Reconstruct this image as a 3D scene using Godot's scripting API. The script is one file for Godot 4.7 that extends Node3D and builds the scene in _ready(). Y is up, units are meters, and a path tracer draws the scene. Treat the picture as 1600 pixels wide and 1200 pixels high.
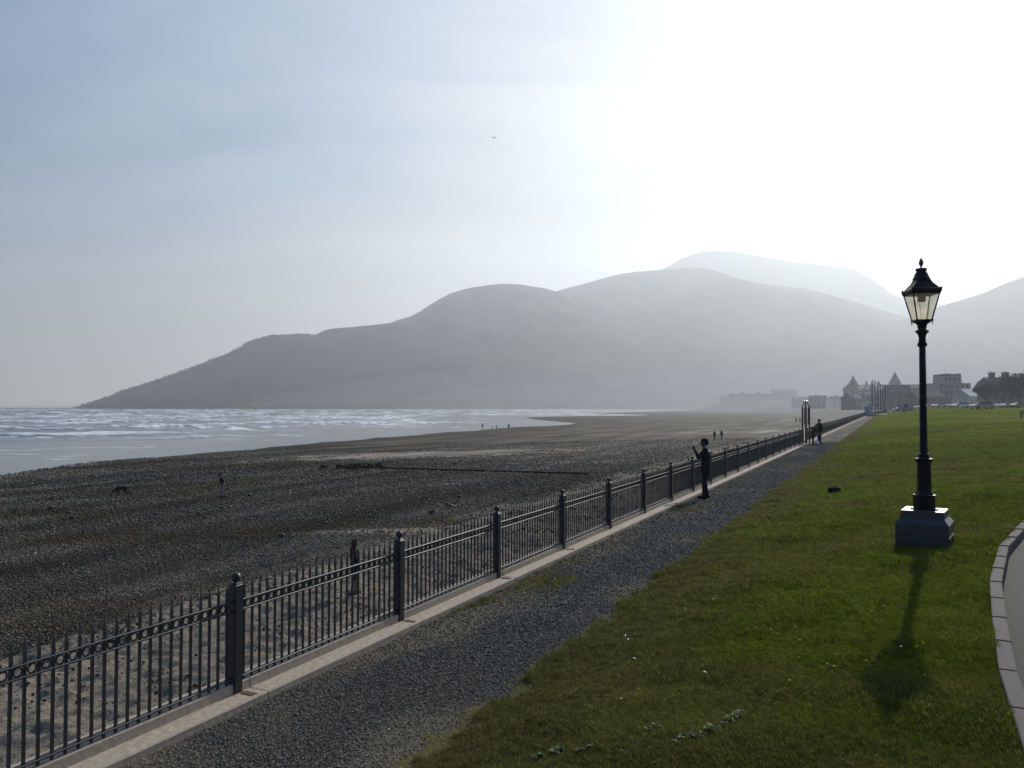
extends Node3D
# A sea-front promenade looking down the beach towards hazy mountains, against the light.
# World axes: x right, y up, -z ahead. "along" runs with the railing, "out" is the distance from it
# towards the lawn (negative towards the beach). Gravel path at y = 0, sea at y = SEA.

const SEA := -4.5
const EYE := Vector3(0.0, 2.69, 0.0)
const FENCE_TURN := 25.15            # degrees to the right of straight ahead
const POST0 := Vector2(-2.549, 7.434) # first full post in view: x, distance ahead
const BAY := 2.727
const LEDGE := 0.06
const LAST_POST := 86

var rng := RandomNumberGenerator.new()
var fu: Vector2
var fn: Vector2
var taken := {}
var shore := PackedVector2Array()
var sea_poly := PackedVector2Array()
var beach_table := PackedFloat32Array()
var n1 := FastNoiseLite.new()
var n2 := FastNoiseLite.new()
var M := {}

# ------------------------------------------------------------------ helpers
func numbered(called: String) -> String:
	if not taken.has(called):
		taken[called] = 0
		return called
	taken[called] += 1
	return "%s_%03d" % [called, taken[called]]

func tag(o: Node, label := "", category := "", group := "", kind := "") -> Node:
	if label: o.set_meta("label", label)
	if category: o.set_meta("category", category)
	if group: o.set_meta("group", group)
	if kind: o.set_meta("kind", kind)
	return o

func thing(called: String, at: Vector3, turn := 0.0, label := "", category := "", group := "") -> Node3D:
	var o := Node3D.new()
	o.name = numbered(called)
	add_child(o)
	o.position = at
	o.rotation.y = turn
	tag(o, label, category, group)
	return o

func put(called: String, mesh: Mesh, m: Material, parent: Node = null, xf := Transform3D.IDENTITY) -> MeshInstance3D:
	var o := MeshInstance3D.new()
	o.mesh = mesh
	o.material_override = m
	o.transform = xf
	if parent == null:
		o.name = numbered(called)
		add_child(o)
	else:
		o.name = called
		parent.add_child(o, true)
	return o

func lin(r: float, g: float, b: float, a := 1.0) -> Color:
	var c := Color(r, g, b, a).linear_to_srgb()
	c.a = a
	return c

func mat(r: float, g: float, b: float, rough := 0.8, metal := 0.0) -> StandardMaterial3D:
	var m := StandardMaterial3D.new()
	m.albedo_color = lin(r, g, b)
	m.roughness = rough
	m.metallic = metal
	return m

func grain(m: StandardMaterial3D, period: float, lo: float, hi: float, relief := 0.0, freq := 0.03, sd := 1) -> StandardMaterial3D:
	var t := NoiseTexture2D.new()
	t.width = 512; t.height = 512; t.seamless = true
	var n := FastNoiseLite.new()
	n.noise_type = FastNoiseLite.TYPE_SIMPLEX_SMOOTH
	n.frequency = freq; n.seed = sd; n.fractal_octaves = 5; n.fractal_gain = 0.6
	t.noise = n
	var gr := Gradient.new()
	gr.set_color(0, lin(lo, lo, lo)); gr.set_color(1, lin(hi, hi, hi))
	t.color_ramp = gr
	m.albedo_texture = t
	m.uv1_triplanar = true; m.uv1_world_triplanar = true
	m.uv1_scale = Vector3.ONE / period
	if relief > 0.0:
		var h := NoiseTexture2D.new()
		h.width = 512; h.height = 512; h.seamless = true; h.noise = n
		m.heightmap_enabled = true
		m.heightmap_texture = h
		m.heightmap_scale = relief
	return m

func vcol(m: StandardMaterial3D) -> StandardMaterial3D:
	m.vertex_color_use_as_albedo = true
	return m

func begin() -> SurfaceTool:
	var st := SurfaceTool.new()
	st.begin(Mesh.PRIMITIVE_TRIANGLES)
	st.set_smooth_group(-1)
	return st

func done(st: SurfaceTool) -> ArrayMesh:
	st.generate_normals()
	return st.commit()

func face_out(st: SurfaceTool, pts: Array, mid: Vector3) -> void:
	for i in range(1, pts.size() - 1):
		var a: Vector3 = pts[0]
		var b: Vector3 = pts[i]
		var c: Vector3 = pts[i + 1]
		if (c - a).cross(b - a).dot((a + b + c) / 3.0 - mid) < 0.0:
			var k := b; b = c; c = k
		st.add_vertex(a); st.add_vertex(b); st.add_vertex(c)

func cbox(st: SurfaceTool, mid: Vector3, size: Vector3, bev := 0.0, basis := Basis.IDENTITY) -> void:
	st.set_smooth_group(-1)
	var h := size * 0.5
	if bev <= 0.0:
		for ax in 3:
			for sg in [-1.0, 1.0]:
				var q := []
				for c in [[-1, -1], [1, -1], [1, 1], [-1, 1]]:
					var v := Vector3.ZERO
					v[ax] = sg * h[ax]; v[(ax + 1) % 3] = c[0] * h[(ax + 1) % 3]; v[(ax + 2) % 3] = c[1] * h[(ax + 2) % 3]
					q.append(mid + basis * v)
				face_out(st, q, mid)
		return
	var P := func(ax: int, s: Vector3) -> Vector3:
		var v := Vector3(s.x * (h.x - bev), s.y * (h.y - bev), s.z * (h.z - bev))
		v[ax] = s[ax] * h[ax]
		return mid + basis * v
	for ax in 3:
		var a2 := (ax + 1) % 3
		var a3 := (ax + 2) % 3
		for sg in [-1.0, 1.0]:
			var q := []
			for c in [[-1.0, -1.0], [1.0, -1.0], [1.0, 1.0], [-1.0, 1.0]]:
				var s := Vector3.ZERO
				s[ax] = sg; s[a2] = c[0]; s[a3] = c[1]
				q.append(P.call(ax, s))
			face_out(st, q, mid)
		for c in [[-1.0, -1.0], [1.0, -1.0], [1.0, 1.0], [-1.0, 1.0]]:   # edges along ax
			var s0 := Vector3.ZERO
			var s1 := Vector3.ZERO
			s0[ax] = -1; s1[ax] = 1; s0[a2] = c[0]; s1[a2] = c[0]; s0[a3] = c[1]; s1[a3] = c[1]
			face_out(st, [P.call(a2, s0), P.call(a2, s1), P.call(a3, s1), P.call(a3, s0)], mid)
	for x in [-1.0, 1.0]:
		for y in [-1.0, 1.0]:
			for z in [-1.0, 1.0]:
				var s := Vector3(x, y, z)
				face_out(st, [P.call(0, s), P.call(1, s), P.call(2, s)], mid)

func box(size: Vector3, bev := 0.0, mid := Vector3.ZERO) -> ArrayMesh:
	var st := begin()
	cbox(st, mid, size, bev)
	return done(st)

func tube(st: SurfaceTool, pts: Array, radii: Array, sides := 8) -> void:
	var rings := []
	var side := Vector3.ZERO
	for i in pts.size():
		var d: Vector3 = (pts[mini(i + 1, pts.size() - 1)] - pts[maxi(i - 1, 0)]).normalized()
		if side == Vector3.ZERO:
			side = d.cross(Vector3.RIGHT if absf(d.x) < 0.7 else Vector3.UP).normalized()
		side = (side - d * side.dot(d)).normalized()
		var up := d.cross(side)
		var ring := []
		for k in sides:
			var a := TAU * k / sides
			ring.append(pts[i] + (side * cos(a) + up * sin(a)) * float(radii[i]))
		rings.append(ring)
	st.set_smooth_group(1)
	for i in pts.size() - 1:
		var mid: Vector3 = (pts[i] + pts[i + 1]) * 0.5
		for k in sides:
			var l := (k + 1) % sides
			face_out(st, [rings[i][k], rings[i][l], rings[i + 1][l], rings[i + 1][k]], mid)
	st.set_smooth_group(-1)
	face_out(st, rings[0], pts[1])
	face_out(st, rings[-1], pts[-2])

func lathe(st: SurfaceTool, prof: Array, sides := 16, base := Vector3.ZERO, turn := 0.0, flat := false) -> void:
	for i in prof.size() - 1:
		st.set_smooth_group(-1 if flat else 2 + i)
		if i > 0 and not flat:
			var d0: Vector2 = (prof[i] - prof[i - 1]).normalized()
			var d1: Vector2 = (prof[i + 1] - prof[i]).normalized()
			if d0.dot(d1) > 0.75: st.set_smooth_group(1)
			else: st.set_smooth_group(2 + i)
		var a: Vector2 = prof[i]
		var b: Vector2 = prof[i + 1]
		var edge := (b - a).normalized()
		for k in sides:
			var t0 := turn + TAU * k / sides
			var t1 := turn + TAU * (k + 1) / sides
			var c0 := Vector3(cos(t0), 0, sin(t0))
			var c1 := Vector3(cos(t1), 0, sin(t1))
			var mid: Vector3 = base + (c0 + c1) * 0.25 * (a.x + b.x) + Vector3(0, (a.y + b.y) * 0.5, 0)
			var outn := (c0 + c1).normalized() * edge.y - Vector3(0, edge.x, 0)
			var q := [base + c0 * a.x + Vector3(0, a.y, 0), base + c1 * a.x + Vector3(0, a.y, 0), base + c1 * b.x + Vector3(0, b.y, 0), base + c0 * b.x + Vector3(0, b.y, 0)]
			if b.x < 1e-5: q.remove_at(3)
			elif a.x < 1e-5: q.remove_at(1)
			face_out(st, q, mid - outn * 0.01)
	st.set_smooth_group(-1)

func extrude(st: SurfaceTool, poly: Array, axis: Vector3, xa: Vector3, ya: Vector3, at: Vector3) -> void:
	# a polygon (any simple outline) in the plane xa, ya swept along axis
	st.set_smooth_group(-1)
	var pv := PackedVector2Array(poly)
	var tri := Geometry2D.triangulate_polygon(pv)
	var mid2 := Vector2.ZERO
	for p in poly: mid2 += p / poly.size()
	var P := func(v: Vector2) -> Vector3: return at + xa * v.x + ya * v.y
	for i in range(0, tri.size(), 3):
		var a: Vector3 = P.call(pv[tri[i]])
		var b: Vector3 = P.call(pv[tri[i + 1]])
		var c: Vector3 = P.call(pv[tri[i + 2]])
		face_out(st, [a, b, c], a + axis * 0.5)
		face_out(st, [a + axis, b + axis, c + axis], a + axis * 0.5)
	var cw := Geometry2D.is_polygon_clockwise(pv)
	for i in pv.size():
		var a2 := pv[i]
		var b2 := pv[(i + 1) % pv.size()]
		var nrm := Vector2(b2.y - a2.y, a2.x - b2.x)
		if cw: nrm = -nrm
		var a: Vector3 = P.call(a2)
		var b: Vector3 = P.call(b2)
		var m: Vector3 = (a + b) * 0.5 + axis * 0.5
		face_out(st, [a, b, b + axis, a + axis], m - (xa * nrm.x + ya * nrm.y).normalized() * 0.01)

func grid_mesh(nu: int, nv: int, verts: PackedVector3Array, cols: PackedColorArray) -> ArrayMesh:
	var nor := PackedVector3Array()
	nor.resize(verts.size())
	for j in nv:
		for i in nu:
			var dx := verts[j * nu + mini(i + 1, nu - 1)] - verts[j * nu + maxi(i - 1, 0)]
			var dz := verts[mini(j + 1, nv - 1) * nu + i] - verts[maxi(j - 1, 0) * nu + i]
			var n := dx.cross(dz)
			if n.y < 0.0: n = -n
			nor[j * nu + i] = n.normalized()
	var idx := PackedInt32Array()
	idx.resize((nu - 1) * (nv - 1) * 6)
	var w := 0
	var up := true
	var a0 := verts[0]
	up = (verts[nu] - a0).cross(verts[1] - a0).y > 0.0
	for j in nv - 1:
		for i in nu - 1:
			var a := j * nu + i
			var q := [a, a + 1, a + nu, a + 1, a + nu + 1, a + nu] if up else [a, a + nu, a + 1, a + 1, a + nu, a + nu + 1]
			for k in 6:
				idx[w + k] = q[k]
			w += 6
	var arr := []
	arr.resize(Mesh.ARRAY_MAX)
	arr[Mesh.ARRAY_VERTEX] = verts
	arr[Mesh.ARRAY_NORMAL] = nor
	arr[Mesh.ARRAY_COLOR] = cols
	arr[Mesh.ARRAY_INDEX] = idx
	var me := ArrayMesh.new()
	me.add_surface_from_arrays(Mesh.PRIMITIVE_TRIANGLES, arr)
	return me

func scatter(called: String, mesh: Mesh, m: Material, xfs: Array, cols: Array, label: String, category: String, parent: Node = null) -> MultiMeshInstance3D:
	var mm := MultiMesh.new()
	mm.transform_format = MultiMesh.TRANSFORM_3D
	mm.use_colors = not cols.is_empty()
	mm.mesh = mesh
	mm.instance_count = xfs.size()
	for i in xfs.size():
		mm.set_instance_transform(i, xfs[i])
		if mm.use_colors: mm.set_instance_color(i, cols[i])
	var o := MultiMeshInstance3D.new()
	o.multimesh = mm
	o.material_override = m
	if parent == null:
		o.name = numbered(called)
		add_child(o)
		tag(o, label, category, "", "stuff")
	else:
		o.name = called
		parent.add_child(o, true)
		o.set_meta("kind", "stuff")
	return o

# the railing's own axes
func along(s: float, n: float, y: float) -> Vector3:
	var p := POST0 + fu * s + fn * n
	return Vector3(p.x, y, -p.y)
func s_of(x: float, d: float) -> float: return (Vector2(x, d) - POST0).dot(fu)
func n_of(x: float, d: float) -> float: return (Vector2(x, d) - POST0).dot(fn)

func smooth(a: float, b: float, x: float) -> float:
	var t := clampf((x - a) / (b - a), 0.0, 1.0)
	return t * t * (3.0 - 2.0 * t)

func lawn_y(n: float, s: float, rough := 1.0) -> float:
	var w := n1.get_noise_2d(s * 1.3, n * 1.3) * rough
	var e := n - 2.15 + w * 0.12 + n2.get_noise_2d(s * 1.6, n * 1.6) * 0.22 * rough * (1.0 - smooth(2.6, 4.5, n))
	var a := 1.1 * (1.0 - exp(-0.165 * e)) if e > 0.0 else 0.18 * e
	var b := -0.10 * smooth(15, 24, s) + 0.12 * smooth(24, 30, s) + 0.22 * smooth(32, 76, s) - 0.24 * smooth(79, 86, s) + 1.25 * smooth(88, 215, s)
	a += b * smooth(4, 16, n) + w * 0.05 * smooth(2.5, 5, n)
	return a + n2.get_noise_2d(s * 0.7, n * 0.7) * 0.03 * rough * smooth(2.3, 4.0, n)

func beach_y_raw(x: float, d: float) -> float:
	var p := Vector2(x, d)
	var best := 1e9
	for i in shore.size() - 1:
		var q := Geometry2D.get_closest_point_to_segment(p, shore[i], shore[i + 1])
		best = minf(best, p.distance_squared_to(q))
	best = sqrt(best)
	if Geometry2D.is_point_in_polygon(p, sea_poly):
		return SEA - 0.02 - best * 0.02
	var wall := maxf(-n_of(x, d), 0.0)
	return SEA + 2.15 * (1.0 - pow(wall / (wall + best + 0.01), 0.8))

func beach_y(x: float, d: float) -> float:     # table over s, n in steps of one metre
	var n := -n_of(x, d)
	var s := s_of(x, d) + 10.0
	if n < 0.0 or n >= 128.0 or s < 0.0 or s >= 198.0:
		return beach_y_raw(x, d)
	var i := int(n)
	var j := int(s)
	var a := lerpf(beach_table[j * 130 + i], beach_table[j * 130 + i + 1], n - i)
	var b := lerpf(beach_table[(j + 1) * 130 + i], beach_table[(j + 1) * 130 + i + 1], n - i)
	return lerpf(a, b, s - j)

# ------------------------------------------------------------------ scene
func _ready() -> void:
	rng.seed = 7
	fu = Vector2(sin(deg_to_rad(FENCE_TURN)), cos(deg_to_rad(FENCE_TURN)))
	fn = Vector2(fu.y, -fu.x)
	n1.seed = 3; n1.frequency = 0.18; n1.fractal_octaves = 3
	n2.seed = 9; n2.frequency = 0.9; n2.fractal_octaves = 3
	camera_and_light()
	materials()
	coastline()
	mountains()
	sea()
	beach()
	sea_wall()
	lawn()
	road()
	town()
	fence()
	lamp_post()
	print("large things done ", Time.get_ticks_msec())
	sculpture()
	masts()
	people()
	animals()
	small_things()
	ground_cover()
	print("all done ", Time.get_ticks_msec())

var sun_dir: Vector3

func camera_and_light() -> void:
	var cam := Camera3D.new()
	cam.name = "view_camera"
	cam.fov = rad_to_deg(2.0 * atan(600.0 / 1250.0))
	cam.position = EYE
	cam.rotation.x = atan(35.0 / 1250.0)
	cam.near = 0.1
	cam.far = 20000.0
	add_child(cam)
	cam.current = true
	var az := deg_to_rad(29.0)
	var el := deg_to_rad(29.3)
	sun_dir = Vector3(sin(az) * cos(el), sin(el), -cos(az) * cos(el))
	var sun := DirectionalLight3D.new()
	sun.name = "sun"
	sun.light_energy = 1.6
	sun.light_color = Color(1.0, 0.975, 0.94)
	sun.light_angular_distance = 0.55
	sun.shadow_enabled = true
	sun.basis = Basis.looking_at(-sun_dir)
	add_child(sun)
	var env := Environment.new()
	env.background_mode = Environment.BG_SKY
	env.tonemap_mode = Environment.TONE_MAPPER_LINEAR
	env.tonemap_exposure = 1.1
	env.sdfgi_enabled = true; env.ssao_enabled = true; env.ssil_enabled = true
	env.volumetric_fog_enabled = true          # sea haze, scattering forwards as haze does
	env.volumetric_fog_density = 0.00025
	env.volumetric_fog_albedo = Color(0.922, 0.966, 1.0)
	env.volumetric_fog_anisotropy = 0.5
	env.volumetric_fog_length = 6000.0
	var sky := Sky.new()
	var pm := PanoramaSkyMaterial.new()
	pm.panorama = sky_picture()
	sky.sky_material = pm
	env.sky = sky
	var we := WorldEnvironment.new()
	we.name = "air"
	we.environment = env
	add_child(we)

func even_out(v: float) -> float:      # highlight roll-off put into the sky colours, so glare fades softly to white
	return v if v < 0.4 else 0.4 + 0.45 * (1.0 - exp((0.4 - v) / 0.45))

func sky_picture() -> ImageTexture:
	# clear blue above, pale towards the horizon, brighter towards the sun, thin streaks of high cloud
	var w := 1024
	var h := 512
	var wisps := FastNoiseLite.new()
	wisps.seed = 21; wisps.frequency = 0.9; wisps.fractal_octaves = 4
	wisps.domain_warp_enabled = true; wisps.domain_warp_amplitude = 0.9; wisps.domain_warp_frequency = 0.7
	var data := PackedFloat32Array()
	data.resize(w * h * 3)
	var k := 0
	for j in h:
		var el := PI * 0.5 - PI * (j + 0.5) / h
		var se := sin(el)
		var ce := cos(el)
		for i in w:
			var a := TAU * (i + 0.5) / w               # the first column looks down -z
			var d := Vector3(sin(a) * ce, se, -cos(a) * ce)
			var th := acos(clampf(d.dot(sun_dir), -1.0, 1.0))
			var up := 1.0 - clampf(se, 0.0, 1.0)
			# the haze along the horizon is whitest on the sun's side and bluest opposite
			var near := 1.0 - smooth(0.4, 1.05, th)
			var away := smooth(1.1, 2.2, th)
			var r := lerpf(0.0, lerpf(lerpf(0.88, 1.65, near), 0.2, away), pow(up, 6.6))
			var g := lerpf(0.10, lerpf(lerpf(0.77, 1.38, near), 0.23, away), pow(up, 5.7))
			var b := lerpf(0.30, lerpf(lerpf(0.60, 1.08, near), 0.31, away), pow(up, 4.8))
			var glow := 1.9 * exp(-th / 0.30)
			if se > 0.0:
				var p := Vector2(d.x, d.z) / (se + 0.22)
				var c := wisps.get_noise_2d(p.x * 0.7 + p.y * 0.5, p.y * 2.1 - p.x * 0.3)
				glow += clampf(c, -0.35, 1.0) * (0.045 + 0.6 * glow) * smooth(0.02, 0.2, se)
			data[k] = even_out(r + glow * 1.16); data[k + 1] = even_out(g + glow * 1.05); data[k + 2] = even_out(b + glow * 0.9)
			k += 3
	return ImageTexture.create_from_image(Image.create_from_data(w, h, false, Image.FORMAT_RGBF, data.to_byte_array()))

func materials() -> void:
	M.iron = grain(mat(0.018, 0.020, 0.022, 0.52), 0.4, 0.7, 1.0, 0.0, 0.04, 5)
	M.lamp_iron = grain(mat(0.006, 0.006, 0.007, 0.45), 0.3, 0.7, 1.0, 0.0, 0.04, 6)
	M.concrete = grain(mat(0.46, 0.38, 0.29, 0.95), 0.9, 0.55, 1.0, 0.25, 0.02, 7)
	M.wall = grain(mat(0.2, 0.18, 0.15, 0.95), 1.6, 0.5, 1.0, 0.5, 0.02, 8)
	M.granite = grain(mat(0.15, 0.128, 0.112, 0.95), 0.3, 0.3, 1.1, 0.1, 0.09, 9)
	M.plinth = grain(mat(0.07, 0.063, 0.055, 0.36), 0.5, 0.6, 1.0, 0.15, 0.05, 10)
	M.asphalt = grain(mat(0.06, 0.046, 0.044, 0.95), 0.6, 0.55, 1.0, 0.3, 0.12, 11)
	M.glass = mat(0.8, 0.6, 0.27, 0.45)
	M.glass.transparency = BaseMaterial3D.TRANSPARENCY_ALPHA
	M.glass.albedo_color.a = 0.5
	M.glass.backlight_enabled = true
	M.glass.backlight = lin(0.9, 0.8, 0.55)
	M.rust = grain(mat(0.15, 0.075, 0.04, 0.95), 0.1, 0.4, 1.0, 0.0, 0.05, 12)
	M.lamp_iron.metallic_specular = 0.3
	M.skin = vcol(mat(1, 1, 1, 0.9))
	M.skin.metallic_specular = 0.15
	M.black = mat(0.012, 0.012, 0.014, 0.6)
	M.white = mat(0.75, 0.75, 0.73, 0.5)
	M.window = mat(0.03, 0.035, 0.04, 0.1)
	M.wood = grain(mat(0.11, 0.07, 0.045, 0.8), 0.4, 0.6, 1.0, 0.1, 0.03, 13)

func coastline() -> void:
	# where the water meets the sand at this state of the tide, with a pool and two sand bars: x, distance ahead
	for p in [[-40, 20], [-51, 58.2], [-53, 73.9], [-53.8, 84.3], [-56.2, 103.6], [-50.4, 117], [-44.3, 138.6], [-36.6, 163.7], [-25.6, 200], [-14.8, 230.8], [0, 277], [14.4, 300], [27.4, 333.3], [21, 375], [10.5, 439], [5.3, 514], [22.5, 562], [78.3, 612], [116.4, 661.6], [96, 749.8], [72, 818], [115, 899.7], [198, 1124.5], [311.7, 1499], [446, 1799], [640, 2500], [700, 3600]]:
		shore.append(Vector2(p[0], p[1]))
	sea_poly = shore.duplicate()
	sea_poly.append(Vector2(-6000, 3600))
	sea_poly.append(Vector2(-6000, 20))
	beach_table.resize(130 * 200)
	for j in 200:
		for i in 130:
			var p := POST0 + fu * (j - 10.0) - fn * float(i)
			beach_table[j * 130 + i] = beach_y_raw(p.x, p.y)

# ------------------------------------------------------------------ far land
func ridge_mesh(pts: Array, D: float, front: float, back: float, sd: int, rough: float, dark: Color, light: Color, slant := 0.0) -> ArrayMesh:
	# pts: x and height of the crest at distance D; the slope runs down `front` metres towards the bay and `back` metres behind
	var nz := FastNoiseLite.new()
	nz.seed = sd; nz.frequency = 0.0016; nz.fractal_octaves = 5
	var gully := FastNoiseLite.new()
	gully.seed = sd + 1; gully.frequency = 0.0028; gully.fractal_type = FastNoiseLite.FRACTAL_RIDGED; gully.fractal_octaves = 3
	var nu := 190
	var nf := 44
	var nb := 8
	var x0: float = pts[0][0]
	var x1: float = pts[-1][0]
	var verts := PackedVector3Array()
	var cols := PackedColorArray()
	for j in nf + nb:
		for i in nu:
			var x := lerpf(x0, x1, float(i) / (nu - 1))
			var k := 0
			while k < pts.size() - 2 and pts[k + 1][0] < x: k += 1
			var t := clampf((x - pts[k][0]) / (pts[k + 1][0] - pts[k][0]), 0.0, 1.0)
			# Catmull-Rom through the crest heights
			var p0: float = pts[maxi(k - 1, 0)][1]
			var p1: float = pts[k][1]
			var p2: float = pts[k + 1][1]
			var p3: float = pts[mini(k + 2, pts.size() - 1)][1]
			var gap: float = pts[k + 1][0] - pts[k][0]
			var m1: float = (p2 - p0) / maxf(pts[k + 1][0] - pts[maxi(k - 1, 0)][0], 1.0) * gap
			var m2: float = (p3 - p1) / maxf(pts[mini(k + 2, pts.size() - 1)][0] - pts[k][0], 1.0) * gap
			var hh := (2.0 * t * t * t - 3.0 * t * t + 1.0) * p1 + (t * t * t - 2.0 * t * t + t) * m1 + (3.0 * t * t - 2.0 * t * t * t) * p2 + (t * t * t - t * t) * m2
			var h := maxf(hh - SEA, 0.0)
			var dd: float
			var f: float
			if j < nf:
				var u := float(j) / (nf - 1)
				dd = D - front * (1.0 - u)
				f = lerpf(pow(u, 1.15), u * u * (3.0 - 2.0 * u), 0.5)
			else:
				var u := float(j - nf + 1) / nb
				dd = D + back * u
				f = 1.0 - u
			var away := smooth(0.04, 0.5, 1.0 - f)
			var hn := nz.get_noise_2d(x, dd) * 0.30 * h * rough + (gully.get_noise_2d(x, dd) - 0.3) * 0.16 * h * rough
			var y := SEA - 0.5 + h * f + hn * away * f + nz.get_noise_2d(x * 6.0, dd * 6.0) * 2.5 * minf(1.0, h / 60.0) * f
			verts.append(Vector3(x + (D - dd) * slant * smooth(1.0, 0.35, (x - x0) / (x1 - x0)), y, -dd))      # spurs run out obliquely
			var c := clampf(nz.get_noise_2d(x * 2.3 + 500.0, dd * 2.3) * 1.6 + 0.4 + (f - 0.5) * 0.6, 0.0, 1.0)
			cols.append(dark.lerp(light, c))
	hill_grids.append([verts, nu])
	return grid_mesh(nu, nf + nb, verts, cols)

func mountains() -> void:
	var m := vcol(mat(1, 1, 1, 1.0))
	m.metallic_specular = 0.0
	var S := 0.75
	var conv := func(a: Array) -> Array:
		var o := []
		for p in a: o.append([p[0] * S, EYE.y + (p[1] - EYE.y) * S])
		return o
	var head: Array = conv.call([[-2041.5, -7], [-1923.7, 30], [-1850, 55], [-1776.4, 84], [-1628.9, 130], [-1481.4, 183.4], [-1348.7, 236.8], [-1186.2, 305], [-1112.3, 326], [-978.9, 332], [-934.4, 331.8], [-830.7, 364.5], [-712, 373.4], [-549, 389], [-415.4, 367.5], [-237, 314], [0, 254.6], [296, 180.4], [592, 106], [888, 32], [1300, 6]])
	var far := [
		["hill", head, 3700.0, 900.0, 900.0, 31, 0.9, Color(0.012, 0.016, 0.011), Color(0.07, 0.068, 0.042), 0.58],
		["mountain", conv.call([[-964, 261], [-827, 347], [-648.4, 454.3], [-517.5, 502.7], [-414, 568.5], [-310.7, 620], [-172.7, 651.6], [0, 665.5], [103.6, 651.6], [234.8, 624], [345, 572], [551.8, 450.8], [861, 260.9], [1204, 88.7], [1500, 10]]), 4300.0, 1700.0, 900.0, 41, 0.9, Color(0.014, 0.018, 0.012), Color(0.09, 0.08, 0.052)],
		["mountain", conv.call([[-400.9, 463.5], [-80, 624], [273, 725], [482, 781.5], [683, 834], [944, 862], [1145, 874.2], [1245.5, 862], [1405.8, 809.7], [1606, 769.4], [1846.8, 737], [2046.9, 672.7], [2246.8, 612], [2486.5, 543.9], [2726, 463.5], [3044, 303], [3500, 60]]), 5000.0, 2300.0, 400.0, 51, 0.8, Color(0.014, 0.018, 0.012), Color(0.09, 0.08, 0.055)],
		["mountain", conv.call([[652.6, 931.1], [1180.7, 1082.6], [1357, 1173.4], [1558.3, 1223.9], [1809.7, 1203.7], [2161.1, 1143.2], [2512.3, 1102.7], [2712.9, 1062], [2837.1, 981.6], [2961.8, 890.9], [3161.5, 830.5], [3512.3, 779.7], [4012.5, 679.1], [4591.8, 390.8]]), 6246.0, 1500.0, 200.0, 61, 0.6, Color(0.03, 0.03, 0.025), Color(0.06, 0.055, 0.045)],
		["mountain", conv.call([[1000, 60], [1176.7, 154], [1446.8, 271.8], [1683, 362.8], [1953.6, 430], [2122.7, 481], [2292, 541.8], [2461.5, 592.5], [2597, 650], [2699, 684], [2903, 745], [3241, 796], [3900, 780]]), 4200.0, 1900.0, 700.0, 71, 0.8, Color(0.018, 0.022, 0.015), Color(0.045, 0.042, 0.03)],
	]
	for f in far:
		var me := ridge_mesh(f[1], f[2] * S, f[3] * S, f[4] * S, f[5], f[6], f[7], f[8], f[9] if f.size() > 9 else 0.0)
		tag(put(f[0], me, m), "", "", "", "structure")
	# thin spray from the breakers hanging over the far beach and the town
	for k in 4:
		var mist := FogVolume.new()
		mist.name = numbered("spray_mist")
		mist.shape = RenderingServer.FOG_VOLUME_SHAPE_ELLIPSOID
		mist.size = Vector3(760 + 300 * k, 50 + 30 * k, 700 + 250 * k)
		var fm := FogMaterial.new()
		fm.density = 0.00030
		fm.albedo = Color(0.95, 0.97, 1.0)
		mist.material = fm
		mist.position = Vector3(560 - 20 * k, -4, -1010 - 20 * k)
		add_child(mist)
		tag(mist, "thin sea spray hanging over the far beach and the town", "mist", "sea spray mist", "stuff")
	# a flat coastal plain at the mountains' feet, behind the town
	var st := begin()
	face_out(st, [Vector3(420, SEA + 0.6, -1750), Vector3(3600, SEA + 0.6, -1250), Vector3(4200, SEA + 0.6, -3400), Vector3(450, SEA + 0.6, -3400)], Vector3(1500, -100, -2000))
	tag(put("coastal_plain", done(st), mat(0.05, 0.055, 0.03, 1.0)), "", "", "", "structure")
	# conifers along the crest of the headland: a far-off wood
	var cone := begin()
	lathe(cone, [Vector2(1.0, 0.0), Vector2(0.65, 0.45), Vector2(0.0, 1.0)], 6)
	var cm := done(cone)
	var xfs := []
	var r := RandomNumberGenerator.new()
	r.seed = 5
	for i in 900:
		var q := r.randf()
		var k := int(q * 1.0)
		var x := r.randf_range(-1225, -925) * S if i < 420 else r.randf_range(-2000, -1100) * S
		k = 0
		while k < head.size() - 2 and head[k + 1][0] < x: k += 1
		var h := lerpf(head[k][1], head[k + 1][1], (x - head[k][0]) / (head[k + 1][0] - head[k][0]))
		var back := r.randf_range(-20, 60)
		var sz := r.randf_range(6, 12) if i < 420 else r.randf_range(2.5, 7)
		if n1.get_noise_1d(x * 0.35) < -0.1 and i >= 420: sz *= 0.5
		xfs.append(Transform3D(Basis.from_scale(Vector3(sz * 0.32, sz, sz * 0.32)), Vector3(x, h - absf(back) * 0.12 - 3.0, -3700 * S + back)))
	scatter("conifer_wood", cm, mat(0.018, 0.024, 0.014, 1.0), xfs, [], "dark conifer wood along the crest of the headland", "wood")

# ------------------------------------------------------------------ sea
func shore_x(d: float) -> float:
	for i in shore.size() - 1:
		if shore[i].y <= d and shore[i + 1].y >= d:
			return lerpf(shore[i].x, shore[i + 1].x, (d - shore[i].y) / maxf(shore[i + 1].y - shore[i].y, 0.01))
	return 400.0

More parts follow.
